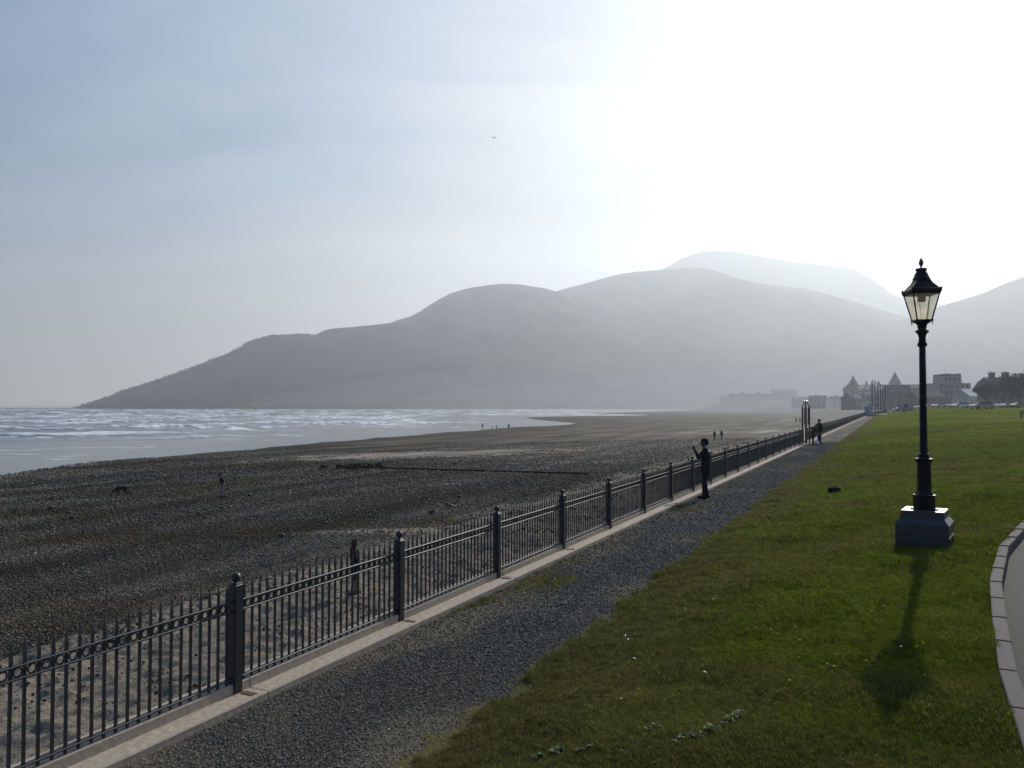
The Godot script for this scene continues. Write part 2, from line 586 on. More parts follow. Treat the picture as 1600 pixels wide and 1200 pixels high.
func sea_patch(d0: float, d1: float, ratio: float, x0: float, x1: float, step: float) -> ArrayMesh:
	var nz := FastNoiseLite.new()
	nz.seed = 17; nz.frequency = 0.012; nz.fractal_octaves = 3
	var patch := FastNoiseLite.new()
	patch.seed = 23; patch.frequency = 0.022; patch.fractal_octaves = 3
	var fine := FastNoiseLite.new()
	fine.seed = 29; fine.frequency = 0.25; fine.fractal_octaves = 3
	var ds := []
	var d := d0
	while d < d1:
		ds.append(d)
		d *= ratio
	ds.append(d1)
	var nu := int((x1 - x0) / step) + 1
	var verts := PackedVector3Array()
	var cols := PackedColorArray()
	verts.resize(nu * ds.size()); cols.resize(nu * ds.size())
	var foamc := Color(0.82, 0.84, 0.86)
	var k := 0
	for j in ds.size():
		d = ds[j]
		var sx := shore_x(d)
		for i in nu:
			var x := x0 + i * step
			var off := sx - x
			var deep := smooth(14, 75, off + nz.get_noise_2d(x * 2, d * 2) * 22.0)
			var ph := (x * 0.62 - d * 0.78) / 27.0 + nz.get_noise_2d(x * 0.6, d * 0.6) * 1.6
			var c := ph - floorf(ph)
			var crest := exp(-pow((c - 0.5) / 0.13, 2.0))
			var brk := patch.get_noise_2d(x * 0.55 + 40.0 * floorf(ph), d * 1.4)
			var amp := 0.35 + 1.3 * clampf(brk + 0.15, 0.0, 0.6)
			var fz := fine.get_noise_2d(x, d)
			var y := deep * (crest * amp + fz * 0.10 + nz.get_noise_2d(x * 5, d * 5) * 0.12) + (1.0 - deep) * fz * 0.012
			var foam := 0.0
			foam = smooth(0.5, 0.74, crest + fz * 0.55) * smooth(0.0, 0.14, brk + fz * 0.2) * deep
			foam = maxf(foam, smooth(0.36, 0.46, fz * 0.7 + brk * 0.7) * 0.6 * deep)
			# the last thin wash running up the sand
			var wash := exp(-pow((off - 26.0 - nz.get_noise_2d(x * 3, d * 3) * 26.0) / 1.6, 2.0))
			foam = maxf(foam, wash * smooth(-0.15, 0.2, fz + brk) * 0.8)
			verts[k] = Vector3(x, SEA + y, -d)
			var base := Color(0.045, 0.058, 0.064).lerp(Color(0.075, 0.08, 0.075), 1.0 - deep)
			cols[k] = base.lerp(foamc, foam)
			k += 1
	return grid_mesh(nu, ds.size(), verts, cols)

func sea() -> void:
	var m := vcol(mat(1, 1, 1, 0.2))
	m.normal_enabled = true
	var t := NoiseTexture2D.new()
	t.width = 512; t.height = 512; t.seamless = true; t.as_normal_map = true; t.bump_strength = 5.0
	var n := FastNoiseLite.new()
	n.frequency = 0.02; n.fractal_octaves = 4; n.seed = 77
	t.noise = n
	m.normal_texture = t
	m.normal_scale = 0.4
	m.uv1_triplanar = true; m.uv1_world_triplanar = true
	m.uv1_scale = Vector3(0.11, 0.11, 0.16)
	tag(put("sea", sea_patch(55, 620, 1.0062, -460, 140, 2.0), m), "", "", "", "structure")
	var om: StandardMaterial3D = m.duplicate()
	m.metallic_specular = 0.7; om.metallic_specular = 0.7
	om.roughness = 0.42; om.normal_scale = 0.6
	tag(put("outer_sea", sea_patch(620, 2300, 1.009, -1700, 640, 7.0), om), "", "", "", "structure")
	var st := begin()
	var x0 := -6000.0
	for q in [[x0, -460, 40, 620], [x0, -1700, 620, 2300], [x0, 1500, 2300, 4100]]:
		face_out(st, [Vector3(q[0], SEA, -q[2]), Vector3(q[1], SEA, -q[2]), Vector3(q[1], SEA, -q[3]), Vector3(q[0], SEA, -q[3])], Vector3(0, -500, -1000))
	var far := vcol(mat(0.022, 0.04, 0.05, 0.45))
	far.vertex_color_use_as_albedo = false
	far.normal_enabled = true; far.normal_texture = t; far.normal_scale = 0.5
	far.uv1_triplanar = true; far.uv1_world_triplanar = true; far.uv1_scale = Vector3(0.03, 0.03, 0.05)
	tag(put("open_sea", done(st), far), "", "", "", "structure")

# ------------------------------------------------------------------ beach
func band(x: float, d: float) -> float:      # the tide sorts stones into lighter and darker bands along the shore
	return clampf(n1.get_noise_2d(n_of(x, d) * 0.75 + 40.0, s_of(x, d) * 0.12) * 1.5, -0.7, 1.0)

func weed(x: float, d: float) -> float:      # share of brown weed on the stones
	return smooth(0.05, 0.35, n1.get_noise_2d(x * 0.22 + 70.0, d * 0.42))

func bare(x: float, d: float) -> float:      # share of bare sand among the stones
	var p := Vector2((x + 11.0) / 21.0, (d - 110.0 + x * -0.25) / 9.0)
	var a := smooth(1.15, 0.75, p.length() + n1.get_noise_2d(x * 0.9, d * 0.9) * 0.7)
	var q := Vector2((x - 62.0) / 40.0, (d - 178.0) / 9.0)
	a = maxf(a, smooth(1.2, 0.7, q.length() + n1.get_noise_2d(x * 0.7, d * 0.7) * 0.6))
	a = maxf(a, smooth(0.42, 0.6, n1.get_noise_2d(x * 0.14 - 30.0, d * 0.5 + 9.0)) * 0.6)
	return a

func beach() -> void:
	var ns := [0.3]
	while ns[-1] < 14.5: ns.append(ns[-1] + 0.09)
	while ns[-1] < 950.0: ns.append(ns[-1] * 1.035)
	var ss := [-9.0]
	while ss[-1] < 36.0: ss.append(ss[-1] + 0.11)
	while ss[-1] < 3500.0: ss.append(ss[-1] + 0.16 + (ss[-1] - 36.0) * 0.04)
	var verts := PackedVector3Array()
	var cols := PackedColorArray()
	var tread := FastNoiseLite.new()
	tread.seed = 14; tread.frequency = 2.4; tread.noise_type = FastNoiseLite.TYPE_CELLULAR
	for s in ss:
		for n in ns:
			var p: Vector2 = POST0 + fu * float(s) - fn * float(n)
			var y := beach_y(p.x, p.y)
			var near := 1.0 - smooth(40, 90, s)
			var strip := smooth(15.0, 13.0, n + n1.get_noise_2d(s * 0.8, n * 0.8) * 1.6)
			if near > 0.0:
				y += strip * near * (n2.get_noise_2d(p.x * 1.5, p.y * 1.5) * 0.13 + clampf(tread.get_noise_2d(p.x, p.y) + 0.75, 0.0, 0.5) * 0.16 - 0.05)
				y += (1.0 - strip) * near * n2.get_noise_2d(p.x, p.y) * 0.06
			y += n1.get_noise_2d(p.x * 0.25, p.y * 0.25) * 0.10 * smooth(10.0, 30.0, n) * (1.0 - smooth(300, 600, s))
			# a low step where the stones begin
			y -= 0.10 * smooth(13.6, 14.2, n + n1.get_noise_2d(s * 0.5, 3.0) * 1.3) * near
			verts.append(Vector3(p.x, y, -p.y))
			var sand := Color(0.24, 0.202, 0.156)
			sand = sand.lerp(Color(0.16, 0.14, 0.115), clampf(n1.get_noise_2d(p.x * 1.2 + 9.0, p.y * 1.2) + 0.35, 0.0, 1.0))
			var wet := smooth(SEA + 0.75, SEA + 0.2, y)
			var bed := Color(0.1, 0.088, 0.07).lerp(Color(0.082, 0.06, 0.028), weed(p.x, p.y))
			bed = bed.lerp(Color(0.24, 0.21, 0.17), bare(p.x, p.y))
			bed *= 1.0 + 0.7 * band(p.x, p.y)
			var c := sand.lerp(bed, 1.0 - strip)
			cols.append(c.lerp(c * 0.62, wet * 0.8))
	var m := grain(vcol(mat(1, 1, 1, 0.82)), 1.7, 0.55, 1.15, 2.2, 0.028, 15)
	m.metallic_specular = 0.12
	tag(put("beach", grid_mesh(ns.size(), ss.size(), verts, cols), m), "", "", "", "structure")

# ------------------------------------------------------------------ sea wall and railing
func sea_wall() -> void:
	var basis := Basis(Vector3(fn.x, 0, -fn.y), Vector3.UP, Vector3(fu.x, 0, -fu.y))
	var w := thing("sea_wall", along(0, 0, 0), 0.0, "long concrete sea wall with stepped coping carrying the black railing", "wall")
	w.basis = basis
	# local axes: x out from the railing, z along it
	var body := begin()
	cbox(body, Vector3(0.02, -1.75, 20.0), Vector3(0.36, 3.2, 68.9))
	put("wall_face", done(body), M.wall, w)
	var body2 := begin()
	cbox(body2, Vector3(0.02, -1.75, 57.4 + (LAST_POST * BAY - 57.4) * 0.5), Vector3(0.36, 3.2, LAST_POST * BAY - 57.4))
	put("wall_face", done(body2), M.wall, w)
	var prof := [Vector2(-0.19, -0.15), Vector2(-0.19, 0.142), Vector2(-0.182, 0.15), Vector2(0.018, 0.15), Vector2(0.027, 0.141), Vector2(0.027, LEDGE), Vector2(0.240, LEDGE), Vector2(0.252, LEDGE - 0.012), Vector2(0.252, -0.15)]
	var variants := []
	for v in 3:
		var st := begin()
		extrude(st, prof, Vector3(0, 0, BAY - 0.012), Vector3.RIGHT, Vector3.UP, Vector3(0, 0, 0.006))
		variants.append(done(st))
	for k in range(-2, LAST_POST):
		if k == 20: continue
		var c := put("coping_stone", variants[0], M.concrete, w)
		c.position = Vector3(rng.randf_range(-0.003, 0.003), rng.randf_range(-0.003, 0.003), k * BAY + 0.16)
	# rust that has run from the post feet over the ledge
	for k in [0, 2, 3, 1]:
		var st := begin()
		var pts := []
		for i in 16:
			var a := TAU * i / 16.0
			var rr := 0.035 + 0.03 * absf(n2.get_noise_2d(i * 3.7, k * 9.0)) + (0.055 if i in [0, 15, 1] else 0.0)
			pts.append(Vector3(cos(a) * rr * 1.2, 0.0, sin(a) * rr))
		face_out(st, pts, Vector3(0, -1, 0))
		put("rust_stain", done(st), M.rust, w, Transform3D(Basis.IDENTITY, Vector3(0.105, LEDGE + 0.0065, k * BAY + 0.03)))
	# steps down to the sand in the opening by the steel sculpture
	var steps := thing("beach_steps", along(20.5 * BAY + 0.16, 0, 0), 0.0, "concrete steps going down from the railing gap to the sand", "steps")
	steps.basis = basis
	for i in 14:
		put("step", box(Vector3(0.36, 0.5, BAY - 0.1), 0.01), M.concrete, steps, Transform3D(Basis.IDENTITY, Vector3(-0.15 - i * 0.34, -0.25 - i * 0.19, 0)))

func fence() -> void:
	var f := thing("railing", along(0, 0, LEDGE), 0.0, "long black iron railing with spiked pickets along the sea wall", "railing")
	f.basis = Basis(Vector3(fn.x, 0, -fn.y), Vector3.UP, Vector3(fu.x, 0, -fu.y))
	var st := begin()
	cbox(st, Vector3(0, 0.495, 0), Vector3(0.098, 0.99, 0.098), 0.006)
	cbox(st, Vector3(0, 1.000, 0), Vector3(0.080, 0.010, 0.080), 0.003)
	var post := done(st)
	st = begin()
	var prof := [Vector2(0.018, 0.0), Vector2(0.018, 0.012)]
	for i in 9:
		var a := -PI * 0.42 + PI * 0.92 * i / 8.0
		prof.append(Vector2(maxf(0.044 * cos(a), 0.0), 0.052 + 0.044 * sin(a)))
	lathe(st, prof, 14)
	var ball := done(st)
	# a picket: square bar drawn out to a point
	st = begin()
	var h := 0.0095
	var y0 := 0.096
	cbox(st, Vector3(0, (y0 + 0.85) * 0.5, 0), Vector3(0.019, 0.85 - y0, 0.019))
	var tip := Vector3(0, 1.035, 0)
	var sh := [Vector3(-h, 0.85, -h), Vector3(h, 0.85, -h), Vector3(h, 0.85, h), Vector3(-h, 0.85, h)]
	var md := [Vector3(-h, 0.92, -h), Vector3(h, 0.92, -h), Vector3(h, 0.92, h), Vector3(-h, 0.92, h)]
	for i in 4:
		face_out(st, [sh[i], sh[(i + 1) % 4], md[(i + 1) % 4], md[i]], Vector3(0, 0.9, 0))
		face_out(st, [md[i], md[(i + 1) % 4], tip], Vector3(0, 0.9, 0))
	var picket := done(st)
	# a ring between the two upper rails
	st = begin()
	st.set_smooth_group(1)
	for i in 14:
		for k in 2:
			var a0 := TAU * i / 14.0
			var a1 := TAU * (i + 1) / 14.0
			var ro := 0.0365
			var ri := 0.028
			var hx := 0.007
			var V := func(a: float, r: float, x: float) -> Vector3: return Vector3(x, cos(a) * r, sin(a) * r)
			var sx := hx if k == 0 else -hx
			var mid: Vector3 = V.call((a0 + a1) * 0.5, 0.032, 0.0)
			st.set_smooth_group(-1)
			face_out(st, [V.call(a0, ro, sx), V.call(a1, ro, sx), V.call(a1, ri, sx), V.call(a0, ri, sx)], mid)
			var rr := ro if k == 0 else ri
			face_out(st, [V.call(a0, rr, -hx), V.call(a1, rr, -hx), V.call(a1, rr, hx), V.call(a0, rr, hx)], mid)
	var ring := done(st)
	var rail := box(Vector3(0.044, 0.016, BAY - 0.1), 0.004)
	var gap := BAY / 26.0
	var px := []
	var rx := []
	var lx := []
	for k in range(-1, LAST_POST + 1):
		var p := put("post", post, M.iron, f, Transform3D(Basis.from_euler(Vector3(rng.randf_range(-0.004, 0.004), 0, rng.randf_range(-0.004, 0.004))), Vector3(0, 0, k * BAY)))
		put("ball_finial", ball, M.iron, p, Transform3D(Basis.IDENTITY, Vector3(0, 1.003, 0)))
		if k == 20 or k == LAST_POST: continue
		var many := k < 10
		if k < 45:
			var panel := Node3D.new()
			panel.name = "panel"
			f.add_child(panel, true)
			panel.position = Vector3(0, 0, k * BAY)
			for y in [0.135, 0.748, 0.837]:
				put("rail", rail, M.iron, panel, Transform3D(Basis.IDENTITY, Vector3(0, y, BAY * 0.5)))
			if many:
				for i in range(1, 26):
					put("picket", picket, M.iron, panel, Transform3D(Basis.from_euler(Vector3(rng.randf_range(-0.005, 0.005), 0, 0)), Vector3(0, 0, i * gap)))
				for i in range(1, 25):
					put("ring", ring, M.iron, panel, Transform3D(Basis.IDENTITY, Vector3(0, 0.7925, (i + 0.5) * gap)))
		else:
			for y in [0.135, 0.748, 0.837]:
				lx.append(Transform3D(Basis.IDENTITY, Vector3(0, y, (k + 0.5) * BAY)))
		if not many:
			for i in range(1, 26):
				px.append(Transform3D(Basis.IDENTITY, Vector3(0, 0, k * BAY + i * gap)))
			for i in range(1, 25):
				if k < 40: rx.append(Transform3D(Basis.IDENTITY, Vector3(0, 0.7925, k * BAY + (i + 0.5) * gap)))
	scatter("far_pickets", picket, M.iron, px, [], "", "", f)
	scatter("far_rings", ring, M.iron, rx, [], "", "", f)
	scatter("far_rails", rail, M.iron, lx, [], "", "", f)

# ------------------------------------------------------------------ lawn and road
func lawn_colour(x: float, d: float) -> Color:
	var c := Color(0.092, 0.114, 0.013)
	c = c.lerp(Color(0.142, 0.176, 0.018), clampf(n1.get_noise_2d(x * 0.35 + 20.0, d * 0.35) * 1.6 + 0.4, 0.0, 1.0))
	c = c.lerp(Color(0.13, 0.12, 0.04), smooth(0.03, 0.4, n1.get_noise_2d(x * 0.6, d * 0.9 + 60.0)) * 0.85)
	c *= 1.0 + 0.25 * n2.get_noise_2d(x * 1.1, d * 1.1)
	var n := n_of(x, d)
	c = c.lerp(Color(0.115, 0.1, 0.05), smooth(4.2, 2.2, n + n1.get_noise_2d(x, d) * 1.5) * 0.75)
	return c

func lawn() -> void:
	# gravel path
	var ns := []
	var n := 0.20
	while n < 3.0:
		ns.append(n)
		n += 0.16
	var ss := [-9.0]
	while ss[-1] < 300.0: ss.append(ss[-1] + 0.2 + maxf(0.0, ss[-1] - 20.0) * 0.03)
	var verts := PackedVector3Array()
	var cols := PackedColorArray()
	for s in ss:
		for q in ns:
			var p := along(s, q, 0)
			p.y = n2.get_noise_2d(s * 0.8, q * 0.8) * 0.02 - 0.01
			verts.append(p)
			var soil := smooth(0.0, 0.5, n1.get_noise_2d(s * 0.9, q * 2.0) * 1.2 + smooth(1.35, 0.3, q) * 0.6)
			cols.append(Color(0.095, 0.088, 0.082).lerp(Color(0.165, 0.142, 0.108), soil))
	var gm := grain(vcol(mat(1, 1, 1, 0.9)), 0.5, 0.4, 1.3, 1.0, 0.08, 33)
	gm.metallic_specular = 0.1
	tag(put("gravel_path", grid_mesh(ns.size(), ss.size(), verts, cols), gm), "", "", "", "structure")
	# lawn
	ns = [1.5]
	while ns[-1] < 9.0: ns.append(ns[-1] + 0.12)
	while ns[-1] < 14.0: ns.append(ns[-1] + 0.22)
	while ns[-1] < 420.0: ns.append(ns[-1] * 1.07)
	ss = [-9.0]
	while ss[-1] < 700.0: ss.append(ss[-1] + 0.14 + maxf(0.0, ss[-1] - 12.0) * 0.02)
	verts = PackedVector3Array()
	cols = PackedColorArray()
	for s in ss:
		for q in ns:
			var p := along(s, q, 0)
			p.y = lawn_y(q, s)
			var road_in := road_side(p.x, -p.z)
			if road_in > 0.0: p.y -= 0.5 * smooth(0.0, 0.13, road_in)
			verts.append(p)
			cols.append(lawn_colour(p.x, -p.z))
	var m := grain(vcol(mat(1, 1, 1, 1.0)), 1.1, 0.6, 1.2, 1.5, 0.05, 34)
	m.metallic_specular = 0.0
	tag(put("lawn", grid_mesh(ns.size(), ss.size(), verts, cols), m), "", "", "", "structure")

var kerb_line: Array = []

func road_side(x: float, d: float) -> float:    # metres to the road's side of the kerb's grass edge, near the camera only
	if kerb_line.is_empty():
		for p in [[0.6, -1.0], [1.55, 1.5], [2.35, 3.3], [3.17, 5.02], [3.96, 6.58], [4.84, 8.14], [5.77, 9.74], [7.18, 11.87], [9.13, 14.33], [12.2, 17.0], [17, 19.2], [24, 20.6]]:
			kerb_line.append(Vector2(p[0], p[1]))
	if d > 26.0 or x > 26.0 or d < -2.0: return -9.0
	var p := Vector2(x, d)
	var best := 1e9
	var sgn := 1.0
	for i in kerb_line.size() - 1:
		var a: Vector2 = kerb_line[i]
		var b: Vector2 = kerb_line[i + 1]
		var q := Geometry2D.get_closest_point_to_segment(p, a, b)
		var l := p.distance_squared_to(q)
		if l < best:
			best = l
			sgn = 1.0 if (b - a).cross(p - a) < 0.0 else -1.0
	return sqrt(best) * sgn

func road() -> void:
	# smooth the kerb's line, then lay stones along it
	var c := Curve2D.new()
	for i in kerb_line.size():
		var t: Vector2 = (kerb_line[mini(i + 1, kerb_line.size() - 1)] - kerb_line[maxi(i - 1, 0)]) / 6.0
		c.add_point(kerb_line[i], -t, t)
	var kerb := thing("kerb", Vector3.ZERO, 0.0, "curved kerb of pale granite blocks between lawn and road", "kerb")
	var L := c.get_baked_length()
	var at := 1.0
	var inner := []
	while at < L - 1.0:
		var len := 0.9
		len = minf(len, L - at)
		var p0 := c.sample_baked(at)
		var p1 := c.sample_baked(at + len)
		var dir := (p1 - p0).normalized()
		var right := Vector2(dir.y, -dir.x)
		var mid := (p0 + p1) * 0.5 + right * 0.066
		var y := lawn_y(n_of(mid.x, mid.y), s_of(mid.x, mid.y), 0.0) + 0.035
		var bs := Basis(Vector3(right.x, 0, -right.y), Vector3.UP, Vector3(-dir.x, 0, dir.y))
		put("kerb_stone", box(Vector3(0.125, 0.34, len - 0.005), 0.01), M.granite, kerb, Transform3D(bs, Vector3(mid.x + rng.randf_range(-0.004, 0.004), y - 0.17, -mid.y)))
		at += len
	var st := begin()
	st.set_smooth_group(1)
	var prev := []
	at = 0.0
	while at <= L:
		var p := c.sample_baked(at)
		var q := c.sample_baked(minf(at + 0.1, L))
		var dir := (q - p).normalized() if q != p else Vector2(1, 0.2).normalized()
		var right := Vector2(dir.y, -dir.x)
		var row := []
		for k in 9:
			var w: Vector2 = p + right * (0.122 + k * 0.55 * (1.0 + k * 0.12))
			var e := p + right * 0.1
			row.append(Vector3(w.x, lawn_y(n_of(e.x, e.y), s_of(e.x, e.y), 0.0) - 0.085 + 0.012 * k, -w.y))
		if prev:
			for k in 8:
				face_out(st, [prev[k], prev[k + 1], row[k + 1], row[k]], (prev[k] + row[k + 1]) * 0.5 - Vector3(0, 1, 0))
		prev = row
		at += 0.5
	tag(put("road", done(st), M.asphalt), "", "", "", "structure")

# ------------------------------------------------------------------ lamp post
func lamp_post() -> void:
	var x := 6.55
	var d := 12.75
	var gy := lawn_y(n_of(x, d), s_of(x, d))
	var turn := deg_to_rad(-34.0)
	var pl := thing("lamp_plinth", Vector3(x, gy, -d), turn, "grey stone plinth with sloping shoulders under the street lamp", "plinth")
	var st := begin()
	cbox(st, Vector3(0, -0.02, 0), Vector3(0.755, 0.36, 0.755), 0.012)
	put("footing", done(st), M.plinth, pl)
	st = begin()
	var q := sqrt(2.0)
	lathe(st, [Vector2(0.0, 0.163), Vector2(0.370 * q, 0.163), Vector2(0.375 * q, 0.17), Vector2(0.375 * q, 0.335), Vector2(0.308 * q, 0.425), Vector2(0.308 * q, 0.53), Vector2(0.301 * q, 0.538), Vector2(0.0, 0.538)], 4, Vector3.ZERO, PI / 4, true)
	put("block", done(st), M.plinth, pl)
	var top := gy + 0.538
	var lp := thing("street_lamp", Vector3(x, top, -d), turn, "tall black iron street lamp with twisted shaft and glazed lantern", "street lamp")
	st = begin()
	lathe(st, [Vector2(0.21, 0.0), Vector2(0.21, 0.022), Vector2(0.165, 0.024), Vector2(0.165, 0.20), Vector2(0.175, 0.205), Vector2(0.175, 0.235), Vector2(0.15, 0.24), Vector2(0.125, 0.27), Vector2(0.105, 0.31)], 8, Vector3.ZERO, PI / 8, true)
	lathe(st, [Vector2(0.107, 0.30), Vector2(0.104, 0.33), Vector2(0.100, 0.70), Vector2(0.108, 0.72), Vector2(0.103, 0.735), Vector2(0.125, 0.765), Vector2(0.135, 0.79), Vector2(0.128, 0.805), Vector2(0.088, 0.815), Vector2(0.082, 0.85), Vector2(0.085, 0.875), Vector2(0.06, 0.89)], 20)
	put("base", done(st), M.lamp_iron, lp)
	# twisted shaft
	st = begin()
	st.set_smooth_group(1)
	var y0 := 0.88
	var y1 := 2.60
	var rows := 300
	var sides := 24
	var P := func(i: int, k: int) -> Vector3:
		var y := lerpf(y0, y1, float(i) / rows)
		var a := TAU * k / sides
		var r := lerpf(0.058, 0.046, float(i) / rows) * (1.0 + 0.09 * cos(3.0 * a - y * 130.0))
		return Vector3(cos(a) * r, y, sin(a) * r)
	for i in rows:
		for k in sides:
			face_out(st, [P.call(i, k), P.call(i, k + 1), P.call(i + 1, k + 1), P.call(i + 1, k)], Vector3(0, lerpf(y0, y1, (i + 0.5) / rows), 0))
	put("shaft", done(st), M.lamp_iron, lp)
	st = begin()
	lathe(st, [Vector2(0.04, 2.575), Vector2(0.06, 2.585), Vector2(0.076, 2.62), Vector2(0.060, 2.655), Vector2(0.052, 2.67), Vector2(0.058, 2.685), Vector2(0.050, 2.70), Vector2(0.056, 2.76), Vector2(0.075, 2.80), Vector2(0.098, 2.815), Vector2(0.098, 2.845), Vector2(0.070, 2.855), Vector2(0.060, 2.88), Vector2(0.072, 2.905), Vector2(0.066, 2.925), Vector2(0.09, 2.955), Vector2(0.13, 2.975), Vector2(0.13, 2.99), Vector2(0.0, 2.992)], 18)
	put("neck", done(st), M.lamp_iron, lp)
	# lantern: four tapering panes between bars
	var lt := Node3D.new()
	lt.name = "lantern"
	lp.add_child(lt)
	lt.rotation.y = deg_to_rad(27.0)
	var b0 := 0.108
	var b1 := 0.198
	var ya := 2.995
	var yb := 3.42
	for k in 4:
		var turnk := Basis(Vector3.UP, k * PI / 2)
		st = begin()
		tube(st, [turnk * Vector3(b0, ya, b0), turnk * Vector3(b1, yb, b1)], [0.011, 0.011], 6)
		put("corner_bar", done(st), M.lamp_iron, lt)
		st = begin()
		var e := 0.004
		var o0 := turnk * Vector3(0, 0, b0)
		var outn := turnk * Vector3(0, 0, e)
		var A := turnk * Vector3(-b0 + 0.008, ya, b0)
		var B := turnk * Vector3(b0 - 0.008, ya, b0)
		var C := turnk * Vector3(b1 - 0.008, yb, b1)
		var D := turnk * Vector3(-b1 + 0.008, yb, b1)
		var mid := (A + B + C + D) * 0.25 - outn
		face_out(st, [A, B, C, D], mid)
		put("pane", done(st), M.glass, lt)
	st = begin()
	lathe(st, [Vector2(0.0, 2.985), Vector2((b0 + 0.02) * q, 2.985), Vector2((b0 + 0.02) * q, 3.012), Vector2((b0 - 0.02) * q, 3.012)], 4, Vector3.ZERO, PI / 4, true)
	put("lantern_tray", done(st), M.lamp_iron, lt)
	for k in 4:
		var tk := Basis(Vector3.UP, k * PI / 2)
		st = begin()
		cbox(st, tk * Vector3(b0 + 0.005, 2.962, b0 + 0.005), Vector3(0.012, 0.05, 0.012), 0.002)
		put("tray_pendant", done(st), M.lamp_iron, lt)
	st = begin()
	var re := b1 + 0.028
	lathe(st, [Vector2(0.0, 3.415), Vector2((b1 + 0.01) * q, 3.415), Vector2(re * q, 3.46), Vector2(re * q, 3.49), Vector2((re - 0.035) * q, 3.515), Vector2(0.165 * q, 3.55), Vector2(0.125 * q, 3.60), Vector2(0.098 * q, 3.66)], 4, Vector3.ZERO, PI / 4, true)
	put("lantern_roof", done(st), M.lamp_iron, lt)
	for k in 4:
		var tk := Basis(Vector3.UP, k * PI / 2)
		st = begin()
		lathe(st, [Vector2(0.014, 0.0), Vector2(0.018, 0.012), Vector2(0.0, 0.035)], 8, tk * Vector3(re - 0.01, 3.49, re - 0.01))
		put("roof_knob", done(st), M.lamp_iron, lt)
	st = begin()
	lathe(st, [Vector2(0.10, 3.645), Vector2(0.128, 3.66), Vector2(0.128, 3.678), Vector2(0.112, 3.70), Vector2(0.100, 3.74), Vector2(0.082, 3.775), Vector2(0.066, 3.79), Vector2(0.082, 3.80), Vector2(0.085, 3.82), Vector2(0.078, 3.838), Vector2(0.02, 3.845), Vector2(0.012, 3.855)], 18)
	put("chimney", done(st), M.lamp_iron, lt)
	st = begin()
	lathe(st, [Vector2(0.010, 3.845), Vector2(0.012, 3.865), Vector2(0.026, 3.895), Vector2(0.036, 3.925), Vector2(0.030, 3.955), Vector2(0.014, 3.99), Vector2(0.0, 4.02)], 14)
	put("finial", done(st), mat(0.05, 0.012, 0.016, 0.5), lt)
	st = begin()
	cbox(st, Vector3(0, 3.355, 0), Vector3(0.10, 0.11, 0.10), 0.01)
	put("lamp_holder", done(st), M.black, lt)
	st = begin()
	var cab := []
	var rad := []
	for i in 9:
		var t := i / 8.0
		cab.append(Vector3(-0.06 + 0.06 * t * t, 3.41 - 0.40 * t, 0.02 + 0.03 * sin(t * PI)))
		rad.append(0.004)
	tube(st, cab, rad, 6)
	put("cable", done(st), M.black, lt)

# ------------------------------------------------------------------ steel sculpture and masts on the promenade
func sculpture() -> void:
	var at := along(55.2, 0.15, 0.0)
	var t := thing("steel_sculpture", at, 0.3, "tall dark steel sculpture of hooked rods standing at the railing gap", "sculpture")
	var st := begin()
	lathe(st, [Vector2(0.42, 0.0), Vector2(0.42, 0.06), Vector2(0.0, 0.061)], 16)
	put("base_plate", done(st), M.iron, t)
	for k in 6:
		var a := TAU * k / 6.0
		var o := Vector3(cos(a), 0, sin(a))
		st = begin()
		var pts := [o * 0.28 + Vector3(0, 0.05, 0), o * 0.28 + Vector3(0, 2.55, 0)]
		var rr := [0.034, 0.034]
		for i in range(1, 8):
			var u := i / 7.0
			pts.append(o * (0.28 - 0.17 * (1.0 - cos(u * PI)) * 0.5) + Vector3(0, 2.55 + 0.38 * sin(u * PI * 0.5), 0))
			rr.append(0.026)
		pts.append(o * 0.13 + Vector3(0, 3.02, 0)); rr.append(0.02)
		tube(st, pts, rr, 8)
		put("rod", done(st), M.iron, t)
		st = begin()
		lathe(st, [Vector2(0.0, -0.06), Vector2(0.045, -0.03), Vector2(0.06, 0.0), Vector2(0.045, 0.04), Vector2(0.0, 0.06)], 10, o * 0.13 + Vector3(0, 3.05, 0))
		put("knob", done(st), mat(0.25, 0.25, 0.25, 0.25, 0.8), t)
	for k in 3:
		var a := TAU * k / 3.0 + 0.4
		st = begin()
		cbox(st, Vector3(cos(a) * 0.17, 2.0, sin(a) * 0.17), Vector3(0.09, 1.2, 0.02), 0.004, Basis(Vector3.UP, -a))
		put("blade", done(st), mat(0.06, 0.022, 0.024, 0.6), t)
	st = begin()
	tube(st, [Vector3(0, 0.05, 0), Vector3(0, 2.9, 0), Vector3(0, 3.25, 0)], [0.05, 0.04, 0.006], 8)
	put("spire", done(st), M.iron, t)

